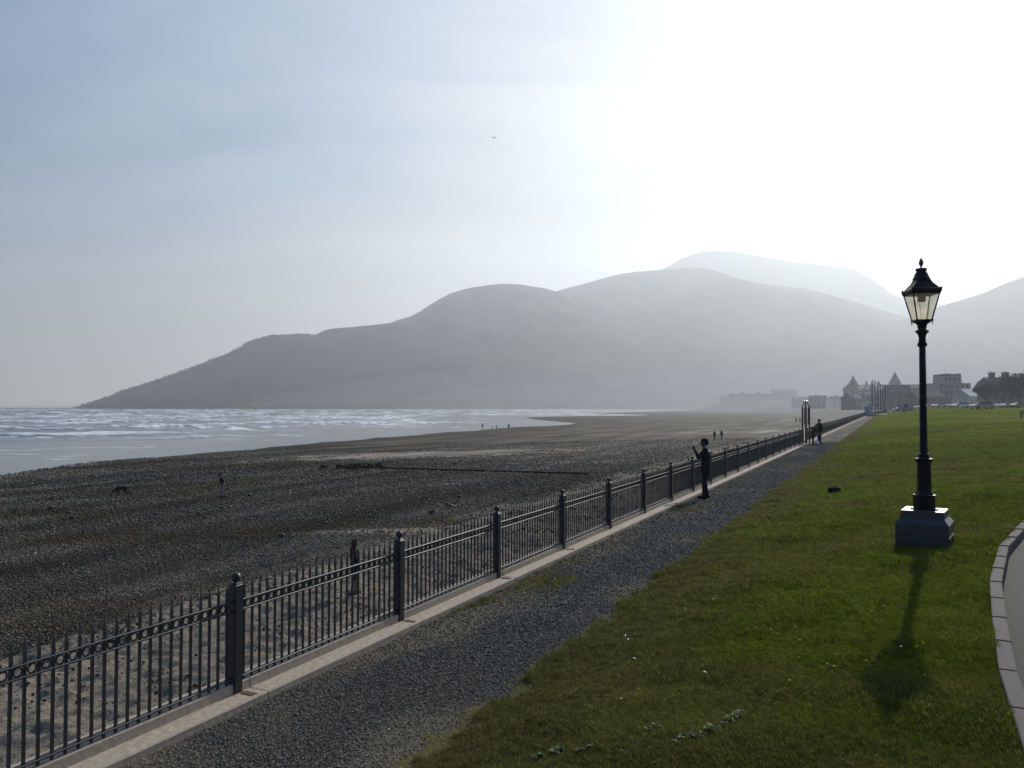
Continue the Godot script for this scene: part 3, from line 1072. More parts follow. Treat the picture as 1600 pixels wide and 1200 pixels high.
func masts() -> void:
	var which := ["first", "second", "third", "fourth", "fifth", "sixth"]
	for k in 6:
		var s := 243.0 + k * 9.5
		var p := along(s, 1.5 + k * 0.65, 0.0)
		p.y = lawn_y(1.6 + k * 0.7, s) - 0.05
		var t := thing("mast", p, 0.5, "tall dark mast with hooked top, %s of the row counted from the blue cabin" % which[k], "mast", "row of tall hooked masts")
		var st := begin()
		var H := 9.8 - k * 0.25
		tube(st, [Vector3.ZERO, Vector3(0, 1.6, 0), Vector3(0, H, 0)], [0.30, 0.2, 0.15], 8)
		put("pole", done(st), M.iron, t)
		st = begin()
		var pts := []
		var rr := []
		for i in 7:
			var a := PI * i / 6.0
			pts.append(Vector3(0.55 - 0.55 * cos(a), H - 0.1 + 0.5 * sin(a), 0))
			rr.append(0.14 - 0.008 * i)
		tube(st, pts, rr, 7)
		put("hook", done(st), M.iron, t)
		put("base_block", box(Vector3(0.9, 1.1, 0.9), 0.05), mat(0.09, 0.05, 0.045, 0.8), t, Transform3D(Basis.IDENTITY, Vector3(0, 0.5, 0)))
	var cp := along(238.0, 0.7, 0.0)
	var c := thing("blue_cabin", cp, deg_to_rad(-FENCE_TURN), "pale blue flat sided cabin at the far end of the railing", "cabin")
	put("walls", box(Vector3(2.2, 2.5, 1.6), 0.03), mat(0.22, 0.3, 0.42, 0.6), c, Transform3D(Basis.IDENTITY, Vector3(0, 1.4, 0)))
	put("roof", box(Vector3(2.4, 0.12, 1.8), 0.03), mat(0.3, 0.34, 0.4, 0.5), c, Transform3D(Basis.IDENTITY, Vector3(0, 2.71, 0)))
	put("door", box(Vector3(0.8, 2.0, 0.05), 0.01), mat(0.16, 0.22, 0.33, 0.5), c, Transform3D(Basis.IDENTITY, Vector3(-0.4, 1.2, 0.82)))
	put("skid", box(Vector3(2.0, 0.15, 0.2), 0.01), M.black, c, Transform3D(Basis.IDENTITY, Vector3(0, 0.07, 0.5)))
	put("skid", box(Vector3(2.0, 0.15, 0.2), 0.01), M.black, c, Transform3D(Basis.IDENTITY, Vector3(0, 0.07, -0.5)))

# ------------------------------------------------------------------ town
var hill_grids := []

func on_hill(g: int, a: float, e: float) -> Vector3:
	# the point of hill g that lies in the direction a (sideways per metre ahead) and e (upwards per metre ahead)
	var verts: PackedVector3Array = hill_grids[g][0]
	var nu: int = hill_grids[g][1]
	var nv := verts.size() / nu
	for j in nv:
		var d := -verts[j * nu].z
		var x := a * d
		var t := (x - verts[0].x) / (verts[nu - 1].x - verts[0].x) * (nu - 1)
		var i := clampi(int(t), 0, nu - 2)
		var y := lerpf(verts[j * nu + i].y, verts[j * nu + i + 1].y, clampf(t - i, 0, 1))
		if y >= EYE.y + e * d: return Vector3(x, y, -d)
	return Vector3(a * 2300.0, EYE.y + e * 2300.0, -2300.0)

func walls(parent: Node, w: float, h: float, dep: float, at: Vector3, m: Material, cols := 0, rows := 0, ww := 1.2, wh := 1.7) -> void:
	var o := put("wall", box(Vector3(w, h, dep)), m, parent, Transform3D(Basis.IDENTITY, at + Vector3(0, h * 0.5, 0)))
	if cols == 0: return
	var wm := box(Vector3(ww, wh, 0.16))
	for r in rows:
		for c in cols:
			put("window", wm, M.window, o, Transform3D(Basis.IDENTITY, Vector3((c + 0.5) / cols * w * 0.94 - w * 0.47, -h * 0.5 + (r + 0.55) / rows * h, dep * 0.5)))

func gable(parent: Node, w: float, h: float, dep: float, at: Vector3, m: Material, ridge_along_x := true) -> void:
	var st := begin()
	if ridge_along_x:
		extrude(st, [Vector2(-dep * 0.54, 0), Vector2(dep * 0.54, 0), Vector2(0, h)], Vector3(w * 1.04, 0, 0), Vector3(0, 0, 1), Vector3.UP, at - Vector3(w * 0.52, 0, 0))
	else:
		extrude(st, [Vector2(-w * 0.54, 0), Vector2(w * 0.54, 0), Vector2(0, h)], Vector3(0, 0, dep * 1.04), Vector3.RIGHT, Vector3.UP, at - Vector3(0, 0, dep * 0.52))
	put("roof", done(st), m, parent)

func cone_roof(parent: Node, r: float, h: float, at: Vector3, m: Material, sides := 8) -> void:
	var st := begin()
	lathe(st, [Vector2(r, 0), Vector2(r * 0.45, h * 0.52), Vector2(0, h)], sides, at, 0.2, true)
	put("tower_roof", done(st), m, parent)

func chimney(parent: Node, at: Vector3, w: float, h: float, m: Material) -> void:
	var st := begin()
	cbox(st, at + Vector3(0, h * 0.5, 0), Vector3(w, h, w * 0.8))
	cbox(st, at + Vector3(0, h * 1.02, 0), Vector3(w * 1.25, h * 0.1, w))
	for k in 3:
		lathe(st, [Vector2(0.14, 0), Vector2(0.12, 0.6), Vector2(0, 0.61)], 8, at + Vector3((k - 1) * w * 0.3, h * 1.05, 0))
	put("chimney", done(st), m, parent)

func house(label: String, at: Vector3, turn: float, w: float, h: float, dep: float, rh: float, wm: Material, rm: Material, group := "") -> Node3D:
	var t := thing("house", at, turn, label, "house", group)
	walls(t, w, h, dep, Vector3.ZERO, wm, maxi(2, int(w / 3.5)), maxi(1, int(h / 3.0)))
	gable(t, w, rh, dep, Vector3(0, h, 0), rm)
	return t

func street_light(x: float, d: float, y: float, H: float, arm: float, label: String) -> void:
	var t := thing("street_light", Vector3(x, y, -d), 0.0, label, "street light", "street lights along the sea front")
	var st := begin()
	tube(st, [Vector3.ZERO, Vector3(0, 1.4, 0), Vector3(0, 1.5, 0), Vector3(0, H, 0)], [0.16, 0.16, 0.1, 0.07], 7)
	put("pole", done(st), M.pole, t)
	if arm != 0.0:
		st = begin()
		tube(st, [Vector3(0, H - 0.1, 0), Vector3(arm * 0.4, H + 0.15, 0), Vector3(arm, H + 0.2, 0)], [0.06, 0.05, 0.05], 6)
		put("arm", done(st), M.pole, t)
		put("lamp_head", box(Vector3(1.0, 0.16, 0.35), 0.05), M.pole, t, Transform3D(Basis.IDENTITY, Vector3(arm * 1.2, H + 0.18, 0)))

func car(called: String, label: String, category: String, at: Vector3, turn: float, paint: Material, L := 4.2, H := 1.45, W := 1.72, van := false) -> void:
	var t := thing(called, at, turn, label, category, "vehicles parked along the lawn")
	var h := L * 0.5
	var side := [Vector2(-h, 0.28), Vector2(-h, 0.72), Vector2(-h + 0.12, 0.86), Vector2(-h + 1.0, 0.95), Vector2(h - 0.35, 0.98), Vector2(h, 0.85), Vector2(h, 0.3)]
	var cab := [Vector2(-h + 0.75, 0.93), Vector2(-h + 1.5, H), Vector2(h - 1.0, H), Vector2(h - 0.25, 0.96)]
	if van:
		side = [Vector2(-h, 0.3), Vector2(-h, 0.95), Vector2(-h + 0.7, 1.15), Vector2(-h + 1.25, H), Vector2(h - 0.1, H), Vector2(h, H - 0.15), Vector2(h, 0.3)]
		cab = [Vector2(-h + 0.72, 1.12), Vector2(-h + 1.24, H - 0.12), Vector2(-h + 2.2, H - 0.12), Vector2(-h + 2.2, 1.12)]
	var st := begin()
	extrude(st, side, Vector3(0, 0, W), Vector3.RIGHT, Vector3.UP, Vector3(0, 0, -W * 0.5))
	put("body", done(st), paint, t)
	st = begin()
	var gw := W - 0.2 if not van else W + 0.02
	extrude(st, cab, Vector3(0, 0, gw), Vector3.RIGHT, Vector3.UP, Vector3(0, 0, -gw * 0.5))
	put("window_glass", done(st), M.window, t)
	if not van:
		put("roof", box(Vector3(L - 2.45, 0.05, W - 0.26), 0.02), paint, t, Transform3D(Basis.IDENTITY, Vector3(0.25, H + 0.015, 0)))
	st = begin()
	lathe(st, [Vector2(0.0, -0.11), Vector2(0.31, -0.11), Vector2(0.31, 0.11), Vector2(0.0, 0.11)], 14)
	var wm := done(st)
	for sx in [-1.0, 1.0]:
		for sz in [-1.0, 1.0]:
			put("wheel", wm, M.black, t, Transform3D(Basis(Vector3.RIGHT, PI / 2), Vector3(sx * (h - 0.78), 0.31, sz * (W * 0.5 - 0.1))))
	for sz in [-1.0, 1.0]:
		put("headlight", box(Vector3(0.08, 0.14, 0.3), 0.02), M.white, t, Transform3D(Basis.IDENTITY, Vector3(-h, 0.68, sz * (W * 0.5 - 0.26))))

func tree(label: String, at: Vector3, H: float, R: float, sd: int, category := "tree") -> void:
	var r := RandomNumberGenerator.new()
	r.seed = sd
	var t := thing("tree", at, 0.0, label, category, "trees by the parked cars")
	var st := begin()
	var tips := []
	var stack := [[Vector3(0, -0.2, 0), Vector3(r.randf_range(-0.1, 0.1), 1, 0).normalized(), H * 0.26, H * 0.028, 0]]
	while stack:
		var b = stack.pop_back()
		var p0: Vector3 = b[0]
		var dir: Vector3 = b[1]
		var p1 := p0 + dir * float(b[2]) * 0.5 + Vector3(r.randf_range(-0.1, 0.1), 0, r.randf_range(-0.1, 0.1)) * float(b[2]) * 0.4
		var p2 := p0 + dir * float(b[2])
		tube(st, [p0, p1, p2], [b[3], b[3] * 0.85, b[3] * 0.7], 6 if b[4] < 2 else 4)
		if b[4] >= 4:
			tips.append([p1, p2])
			continue
		if b[4] >= 2: tips.append([p1, p2])
		for k in (4 if b[4] == 0 else 3):
			var a := TAU * (k + r.randf() * 0.7) / (4.0 if b[4] == 0 else 3.0)
			var nd := (dir + Vector3(cos(a), r.randf_range(-0.15, 0.35), sin(a)) * r.randf_range(0.55, 0.95)).normalized()
			stack.append([p2, nd, b[2] * r.randf_range(0.66, 0.86) * (R / (H * 0.42) if b[4] == 0 else 1.0), b[3] * 0.6, b[4] + 1])
	put("trunk", done(st), M.bark, t)
	st = begin()
	for tp in tips:
		for k in 13:
			var p: Vector3 = (tp[0] as Vector3).lerp(tp[1], r.randf()) + Vector3(r.randfn(), r.randfn(), r.randfn()) * H * 0.028
			var a := Vector3(r.randfn(), r.randfn() + 0.4, r.randfn()).normalized()
			var b := a.cross(Vector3(r.randfn(), r.randfn(), r.randfn())).normalized()
			var l := H * r.randf_range(0.012, 0.04)
			st.add_vertex(p - b * l * 0.35); st.add_vertex(p + b * l * 0.35); st.add_vertex(p + a * l * 1.6)
	put("crown", done(st), M.twig, t)

func town() -> void:
	M.pole = mat(0.14, 0.15, 0.16, 0.5)
	M.bark = mat(0.045, 0.036, 0.032, 0.95)
	M.twig = mat(0.055, 0.045, 0.038, 1.0)
	var brick := grain(mat(0.17, 0.12, 0.10, 0.9), 6.0, 0.7, 1.0, 0, 0.03, 41)
	var render := grain(mat(0.24, 0.235, 0.22, 0.9), 6.0, 0.75, 1.0, 0, 0.03, 42)
	var pale := mat(0.42, 0.41, 0.39, 0.9)
	var slate := mat(0.05, 0.053, 0.06, 0.85)
	# the ground the town stands on: a low bank with sloping sides running out into the bay
	var edge := [Vector2(98, 221), Vector2(150, 360), Vector2(190, 490), Vector2(262, 720), Vector2(322, 930), Vector2(330, 1150), Vector2(345, 1300), Vector2(420, 1500), Vector2(620, 1800), Vector2(2200, 1900), Vector2(2200, 520), Vector2(420, 260), Vector2(125, 215)]
	var st := begin()
	var poly := PackedVector2Array(edge)
	var tri := Geometry2D.triangulate_polygon(poly)
	for i in range(0, tri.size(), 3):
		var q := []
		for k in 3: q.append(Vector3(poly[tri[i + k]].x, 0.45, -poly[tri[i + k]].y))
		face_out(st, q, Vector3(q[0].x, -50, q[0].z))
	for i in 9:
		var a: Vector2 = edge[i]
		var b: Vector2 = edge[i + 1]
		var side := Vector2(-(b - a).y, (b - a).x).normalized() * 13.0
		face_out(st, [Vector3(a.x, 0.45, -a.y), Vector3(b.x, 0.45, -b.y), Vector3(b.x + side.x, SEA - 0.6, -b.y - side.y), Vector3(a.x + side.x, SEA - 0.6, -a.y - side.y)], Vector3((a.x + b.x) * 0.5 + 20, -8, -(a.y + b.y) * 0.5))
	tag(put("town_ground", done(st), grain(mat(0.06, 0.058, 0.045, 1.0), 9.0, 0.5, 1.2, 0, 0.03, 43)), "", "", "", "structure")
	# grassy mound with a long building
	var mound := []
	for p in [[1098, 640.5], [1112, 636], [1130, 628.5], [1150, 626], [1200, 625], [1260, 625], [1320, 628], [1420, 634], [1500, 640]]:
		mound.append([(p[0] - 800.0) / 1250.0 * 1250.0, EYE.y + (635.0 - p[1]) / 1250.0 * 1250.0])
	var vm := vcol(mat(1, 1, 1, 1.0))
	tag(put("grassy_mound", ridge_mesh(mound, 1250.0, 60.0, 200.0, 81, 0.15, Color(0.03, 0.036, 0.02), Color(0.06, 0.06, 0.035)), vm), "", "", "", "structure")
	var lb := thing("seafront_building", Vector3(398, 9.5, -1290), 0.0, "long low flat roofed building on the grassy mound by the bay", "building")
	walls(lb, 92, 12.5, 22, Vector3.ZERO, brick, 18, 3, 2.2, 2.0)
	put("roof", box(Vector3(94, 0.8, 24)), slate, lb, Transform3D(Basis.IDENTITY, Vector3(0, 12.9, 0)))
	for k in 3: put("roof_hut", box(Vector3(6, 2.6, 6)), slate, lb, Transform3D(Basis.IDENTITY, Vector3(-26 + k * 24, 14.6, 0)))
	put("porch", box(Vector3(14, 9, 16)), pale, lb, Transform3D(Basis.IDENTITY, Vector3(-53.2, 4.5, 0)))
	var hb := thing("hall", Vector3(452, 9.0, -1330), 0.1, "tall hall with pitched roof rising behind the long flat roofed building", "building")
	walls(hb, 36, 20, 20, Vector3.ZERO, brick, 7, 4)
	gable(hb, 36, 4, 20, Vector3(0, 20, 0), slate)
	chimney(hb, Vector3(12, 22, 0), 2.4, 3.5, slate)
	var terrace := thing("terrace", Vector3(386, 0.4, -1000), 0.0, "row of grey terraced houses between the mound and the turreted hotel", "building")
	for k in 7:
		walls(terrace, 9.8, 9.5 + (k % 3) * 0.8, 10, Vector3((k - 3) * 10.0, 0, 0), render, 2, 3)
		gable(terrace, 9.8, 4.2, 10, Vector3((k - 3) * 10.0, 9.5 + (k % 3) * 0.8, 0), slate)
		chimney(terrace, Vector3((k - 3) * 10.0 + 4, 12.0, 0), 1.2, 2.8, brick)
	# hotel
	var ho := thing("hotel", Vector3(286, 0.45, -650), 0.0, "large turreted hotel with three pointed tower roofs", "hotel")
	walls(ho, 36, 15.5, 18, Vector3(5.0, 0, 0), brick, 10, 4)
	gable(ho, 36, 4.4, 18, Vector3(5.0, 15.5, 0), slate)
	walls(ho, 5.6, 18.8, 5.6, Vector3(-13, 0, 10), brick, 1, 5)
	cone_roof(ho, 4.3, 8.6, Vector3(-13, 18.8, 10), slate)
	walls(ho, 6.2, 21, 6.2, Vector3(21, 0, 9), brick, 1, 5)
	cone_roof(ho, 4.9, 9.2, Vector3(21, 21, 9), slate)
	walls(ho, 3.4, 17.6, 3.4, Vector3(2.5, 0, 9.6), brick, 1, 4)
	cone_roof(ho, 2.6, 4.6, Vector3(2.5, 17.6, 9.6), slate)
	walls(ho, 9, 13.5, 5, Vector3(-5.2, 0, 10.6), pale, 3, 3)
	gable(ho, 9, 4, 5.2, Vector3(-5.2, 13.5, 10.6), slate, false)
	walls(ho, 22, 19.2, 16, Vector3(35.5, 0, 0), brick, 6, 5)
	put("flat_roof", box(Vector3(23, 0.7, 17)), slate, ho, Transform3D(Basis.IDENTITY, Vector3(35.5, 19.5, 0)))
	walls(ho, 26, 16.5, 15, Vector3(59.6, 0, 0), render, 7, 4)
	gable(ho, 26, 3.0, 15, Vector3(59.6, 16.5, 0), slate)
	for k in 3: chimney(ho, Vector3(-8 + k * 10.0, 19.0, 0), 1.4, 3.0, brick)
	# castellated block
	var ca := thing("tower_block", Vector3(229, 0.6, -420), 0.0, "grey castle like block with stepped flat top", "building")
	walls(ca, 17, 14.2, 12, Vector3.ZERO, render, 6, 4)
	walls(ca, 9.6, 3.6, 10, Vector3(-0.5, 14.21, 0), render, 4, 1)
	for k in 4:
		put("parapet", box(Vector3(1.3, 1.0 + (k % 2) * 0.5, 10.2)), slate, ca, Transform3D(Basis.IDENTITY, Vector3(-4.4 + k * 2.6, 18.4, 0)))
	st = begin()
	tube(st, [Vector3(-1.2, 18, 0), Vector3(-1.2, 21.2, 0)], [0.12, 0.06], 6)
	put("flagpole", done(st), M.pole, ca)
	house("grey slate roofed house between castle like block and chimneyed house", Vector3(240, 1.0, -400), 0.0, 13, 10.4, 10, 4.0, render, slate)
	house("plain grey house in front of the castle like block", Vector3(196, 1.0, -380), 0.2, 15, 6.0, 9, 3.2, brick, slate)
	house("low white gabled house with a bright roof slope", Vector3(204, 2.0, -360), 0.5, 7, 5.2, 8, 3.4, pale, mat(0.3, 0.31, 0.33, 0.25))
	house("long grey house beside the hotel's lower wing", Vector3(243, 0.6, -500), 0.0, 22, 9, 10, 4.5, render, slate)
	house("brick house beside the lamp posts of the sea front", Vector3(207, 0.6, -430), -0.2, 12, 9.5, 9, 4.2, brick, slate)
	# a low, broken line of roofs behind the sea front
	var rr := RandomNumberGenerator.new()
	rr.seed = 44
	for i in 16:
		var hd := rr.randf_range(470.0, 900.0)
		var hx := (1262.0 + i * 21.0 + rr.randf_range(-6, 6) - 800.0) / 1250.0 * hd
		if not Geometry2D.is_point_in_polygon(Vector2(hx - 14.0, hd), poly): hx *= 960.0 / hd; hd = 960.0
		if not Geometry2D.is_point_in_polygon(Vector2(hx - 14.0, hd), poly): continue
		var hw := rr.randf_range(5.5, 10.5)
		var hh := house("small grey house in the hazy line of roofs behind the sea front", Vector3(hx, 0.4, -hd), rr.randf_range(-0.6, 0.6), rr.randf_range(9, 19), hw, rr.randf_range(8, 11), rr.randf_range(2.6, 4.6), [brick, render, pale][i % 3], slate, "houses behind the sea front")
		chimney(hh, Vector3(rr.randf_range(-3, 3), hw + 1.0, 0), 1.2, 3.6, brick)
	var ch := thing("chimneyed_house", Vector3(185, 2.2, -305), 0.0, "big house with two broad chimneys behind the bare trees", "house")
	walls(ch, 13, 9.0, 9, Vector3(1.5, 0, 0), brick, 4, 3)
	gable(ch, 13, 2.6, 9, Vector3(1.5, 9, 0), slate)
	chimney(ch, Vector3(-2.0, 9.5, 0), 1.8, 3.6, brick)
	chimney(ch, Vector3(3.2, 10.2, 0), 2.0, 3.0, brick)
	# small houses on the hillside across the bay
	var spots := [[0.072, 0.0144, "white house alone on the hillside above the bright water"], [0.116, 0.0136, "white house with pink neighbour low on the hillside"], [0.134, 0.0168, "upper white house on the hillside between bay and mound"], [0.024, 0.021, "pale house high above the middle of the bay"], [0.232, 0.0176, "brightest white house above the grassy mound"], [0.238, 0.0172, "smaller white house beside the brightest one above mound"], [0.256, 0.0152, "white house on the slope just above the mound's end"], [-0.064, 0.0096, "white cottage near the water on the far shore"], [-0.136, 0.012, "grey cottage on the forested shore below the crest"], [-0.232, 0.0056, "low white boathouse at the water under the dark headland"], [0.05, 0.0110, "long pale house near the far waterline"], [0.20, 0.0130, "pink house among others at the mountain's foot"], [0.17, 0.0120, "grey house among others at the mountain's foot"], [0.215, 0.0100, "cream house lowest at the mountain's foot"], [-0.19, 0.0100, "pale roadside house under the headland wood"], [0.0, 0.009, "small white house by the middle of the far shore"]]
	for i in spots.size():
		var p := on_hill(0, spots[i][0], spots[i][1])
		house(spots[i][2], p - Vector3(0, 1.5, 0), (i % 5) * 0.3 - 0.6, 9.0 + (i % 3) * 3.0, 6.5, 8, 3.0, [M.white, render, pale][i % 3], slate if i % 2 else M.white, "houses on the far hillside")
	for i in 5:
		var p := on_hill(0, -0.030 + i * 0.0032, 0.0163)
		var t := thing("caravan", p, 0.0, "white holiday caravan in a row of five on the hillside", "caravan", "row of caravans on the hillside")
		put("body", box(Vector3(6.0, 2.8, 3.0), 0.3), M.white, t, Transform3D(Basis.IDENTITY, Vector3(0, 2.4, 0)))
		put("chassis", box(Vector3(5.0, 1.4, 2.4)), M.black, t, Transform3D(Basis.IDENTITY, Vector3(0, 0.4, 0)))
	# street lights
	var lights := [[1318, 400, 12.6, 0.0, "bare tall pole at the seaward end of the street lights"], [1323.5, 430, 10.6, -1.8, "street light beside the bare tall pole"], [1330, 470, 10.4, 1.8, "street light before the hotel's first turret"], [1337, 520, 10.6, 1.8, "street light before the hotel's white gable"], [1386, 330, 11.6, 2.0, "lone street light with long arm beyond the hooked masts"], [1477, 330, 9.9, 0.0, "slim pole in front of the castle like block"], [1484, 350, 9.6, 1.6, "street light with arm in front of the castle like block"], [1490.5, 380, 9.8, -1.6, "farther street light in front of the castle like block"]]
	for l in lights:
		var d: float = l[1]
		var x: float = (l[0] - 800.0) / 1250.0 * d
		var n := n_of(x, d)
		var y := lawn_y(n, s_of(x, d)) if n > 4.0 else 0.45
		street_light(x, d, y - 0.1, l[2], l[3], l[4])
	# parked cars
	var paint := func(r: float, g: float, b: float) -> StandardMaterial3D:
		var m := mat(r, g, b, 0.35)
		m.clearcoat_enabled = true; m.clearcoat = 1.0; m.clearcoat_roughness = 0.05
		return m
	var cars := [["car", 1433, 208, 0.9, "white hatchback parked beside the blue grey van", 0.7, 0.7, 0.7], ["car", 1443, 214, 1.1, "dark purple car half hidden behind the lamp shaft", 0.06, 0.02, 0.05], ["car", 1466, 206, 0.6, "silver car parked near the slim pole", 0.4, 0.42, 0.44], ["car", 1480, 212, 1.0, "dark red car parked between silver and white cars", 0.09, 0.02, 0.02], ["car", 1500, 205, 0.15, "white saloon parked side on below the castle like block", 0.75, 0.75, 0.75], ["car", 1517, 208, 0.3, "white car parked next to the side on saloon", 0.7, 0.71, 0.73], ["car", 1556, 196, 1.2, "pale car between the two tree trunks", 0.6, 0.58, 0.6], ["car", 1573, 200, 0.4, "red car parked under the bare trees", 0.2, 0.02, 0.025], ["car", 1592, 190, 0.2, "dark grey car parked under the widest tree", 0.05, 0.05, 0.055], ["car", 1400, 260, 1.0, "white car glinting beyond the hooked masts", 0.7, 0.7, 0.7]]
	for c in cars:
		var d: float = c[2]
		var x: float = (c[1] - 800.0) / 1250.0 * d
		car(c[0], c[4], "car", Vector3(x, lawn_y(n_of(x, d), s_of(x, d)) - 0.02, -d), c[3], paint.call(c[5], c[6], c[7]))
	var d := 200.0
	var x := (1413.0 - 800.0) / 1250.0 * d
	car("parked_van", "blue grey van parked at the edge of the lawn", "van", Vector3(x, lawn_y(n_of(x, d), s_of(x, d)) - 0.02, -d), 0.5, paint.call(0.09, 0.13, 0.18), 4.6, 2.1, 1.9, true)
	d = 165.0
	x = (1534.0 - 800.0) / 1250.0 * d
	car("parked_estate", "large silver grey estate car parked nearest the bare trees", "car", Vector3(x, lawn_y(n_of(x, d), s_of(x, d)) - 0.02, -d), 0.12, paint.call(0.2, 0.21, 0.23), 4.7, 1.6, 1.8)
	# trees
	for t in [[1541, 225, 8.2, 3.6, 3, "smallest bare tree leaning beside the grey estate car"], [1566, 240, 10.5, 4.6, 4, "bare tree in front of the chimneyed house"], [1592, 230, 11.6, 5.4, 5, "widest dark bare tree above the red car"], [1622, 235, 12.4, 5.6, 6, "tallest bare tree at the end of the tree row"], [1606, 262, 12.2, 5.4, 8, "bare tree standing behind the widest one"], [1578, 270, 10.8, 5.0, 9, "bare tree standing behind the chimneyed house's gable"]]:
		d = t[1]
		x = (t[0] - 800.0) / 1250.0 * d
		tree(t[5], Vector3(x, lawn_y(n_of(x, d), s_of(x, d)) - 0.1, -d), t[2], t[3], t[4])

# ------------------------------------------------------------------ people and animals
func sdf(bones: Array, cell: float, k: float, out: Array) -> void:
	# bones: [a, b, radius a, radius b, colour]; a field of tapered capsules joined smoothly, meshed as surface nets into out = [verts, normals, colours, indices]
	var lo := Vector3.ONE * 1e9
	var hi := -lo
	for b in bones:
		var r := maxf(b[2], b[3]) + k + cell * 2.0
		lo = lo.min((b[0] as Vector3) - Vector3.ONE * r).min((b[1] as Vector3) - Vector3.ONE * r)
		hi = hi.max((b[0] as Vector3) + Vector3.ONE * r).max((b[1] as Vector3) + Vector3.ONE * r)
	var nx := int((hi.x - lo.x) / cell) + 2
	var ny := int((hi.y - lo.y) / cell) + 2
	var nz := int((hi.z - lo.z) / cell) + 2
	var f := PackedFloat32Array()
	f.resize(nx * ny * nz)
	f.fill(1e3)
	var near := f.duplicate()
	var tint := PackedInt32Array()
	tint.resize(f.size())
	for bi in bones.size():
		var b: Array = bones[bi]
		var a: Vector3 = b[0]
		var ab: Vector3 = b[1] - a
		var l2 := maxf(ab.length_squared(), 1e-9)
		var ra: float = b[2]
		var rb: float = b[3]
		var r := maxf(ra, rb) + k + cell
		var blo: Vector3 = ((a.min(b[1]) - Vector3.ONE * r) - lo) / cell
		var bhi: Vector3 = ((a.max(b[1]) + Vector3.ONE * r) - lo) / cell
		for z in range(maxi(0, int(blo.z)), mini(nz, int(bhi.z) + 1)):
			for y in range(maxi(0, int(blo.y)), mini(ny, int(bhi.y) + 1)):
				var row := (z * ny + y) * nx
				for x in range(maxi(0, int(blo.x)), mini(nx, int(bhi.x) + 1)):
					var p := lo + Vector3(x, y, z) * cell - a
					var t := clampf(p.dot(ab) / l2, 0.0, 1.0)
					var d := (p - ab * t).length() - lerpf(ra, rb, t)
					if d < near[row + x]:
						near[row + x] = d
						tint[row + x] = bi
					var o := f[row + x]
					if o > 500.0: f[row + x] = d
					else:
						var h := maxf(k - absf(o - d), 0.0) / k
						f[row + x] = minf(o, d) - h * h * k * 0.25
	var at := PackedInt32Array()
	at.resize(f.size())
	at.fill(-1)
	var verts: PackedVector3Array = out[0]
	var nors: PackedVector3Array = out[1]
	var cols: PackedColorArray = out[2]
	var idx: PackedInt32Array = out[3]
	var dy := nx
	var dz := nx * ny
	var offs := [0, 1, dy, dy + 1, dz, dz + 1, dz + dy, dz + dy + 1]
	var edges := [[0, 1], [2, 3], [4, 5], [6, 7], [0, 2], [1, 3], [4, 6], [5, 7], [0, 4], [1, 5], [2, 6], [3, 7]]
	for z in nz - 1:
		for y in ny - 1:
			var row := (z * ny + y) * nx
			for x in nx - 1:
				var i := row + x
				var s := f[i] < 0.0
				if s == (f[i + 1] < 0.0) and s == (f[i + dy] < 0.0) and s == (f[i + dy + 1] < 0.0) and s == (f[i + dz] < 0.0) and s == (f[i + dz + 1] < 0.0) and s == (f[i + dz + dy] < 0.0) and s == (f[i + dz + dy + 1] < 0.0): continue
				var sum := Vector3.ZERO
				var n := 0
				for e in edges:
					var va := f[i + offs[e[0]]]
					var vb := f[i + offs[e[1]]]
					if (va < 0.0) != (vb < 0.0):
						var t := va / (va - vb)
						var ca := Vector3(e[0] & 1, (e[0] >> 1) & 1, e[0] >> 2)
						var cb := Vector3(e[1] & 1, (e[1] >> 1) & 1, e[1] >> 2)
						sum += ca.lerp(cb, t)
						n += 1
				at[i] = verts.size()
				verts.append(lo + (Vector3(x, y, z) + sum / n) * cell)
				nors.append(Vector3(f[i + 1] - f[i] + f[i + dy + 1] - f[i + dy] + f[i + dz + 1] - f[i + dz] + f[i + dz + dy + 1] - f[i + dz + dy], f[i + dy] - f[i] + f[i + dy + 1] - f[i + 1] + f[i + dz + dy] - f[i + dz] + f[i + dz + dy + 1] - f[i + dz + 1], f[i + dz] - f[i] + f[i + dz + 1] - f[i + 1] + f[i + dz + dy] - f[i + dy] + f[i + dz + dy + 1] - f[i + dy + 1]).normalized())
				cols.append(bones[tint[i]][4])
	for z in range(1, nz - 1):
		for y in range(1, ny - 1):
			for x in range(1, nx - 1):
				var i := (z * ny + y) * nx + x
				if at[i] < 0: continue
				var s := f[i] < 0.0
				for ax in 3:
					var st: int = [1, dy, dz][ax]
					if s == (f[i + st] < 0.0): continue
					var u: int = [dy, dz, 1][ax]
					var v: int = [dz, 1, dy][ax]
					var a := at[i]
					var b := at[i - u]
					var c := at[i - u - v]
					var d := at[i - v]
					if a < 0 or b < 0 or c < 0 or d < 0: continue
					if s: idx.append_array([a, c, b, a, d, c])
					else: idx.append_array([a, b, c, a, c, d])
	out[0] = verts; out[1] = nors; out[2] = cols; out[3] = idx

func sdf_mesh(parts: Array) -> ArrayMesh:
	# parts: [bones, cell, blend]
	var out := [PackedVector3Array(), PackedVector3Array(), PackedColorArray(), PackedInt32Array()]
	for p in parts: sdf(p[0], p[1], p[2], out)
	var arr := []
	arr.resize(Mesh.ARRAY_MAX)
	arr[Mesh.ARRAY_VERTEX] = out[0]; arr[Mesh.ARRAY_NORMAL] = out[1]; arr[Mesh.ARRAY_COLOR] = out[2]; arr[Mesh.ARRAY_INDEX] = out[3]
	var me := ArrayMesh.new()
	me.add_surface_from_arrays(Mesh.PRIMITIVE_TRIANGLES, arr)
	return me

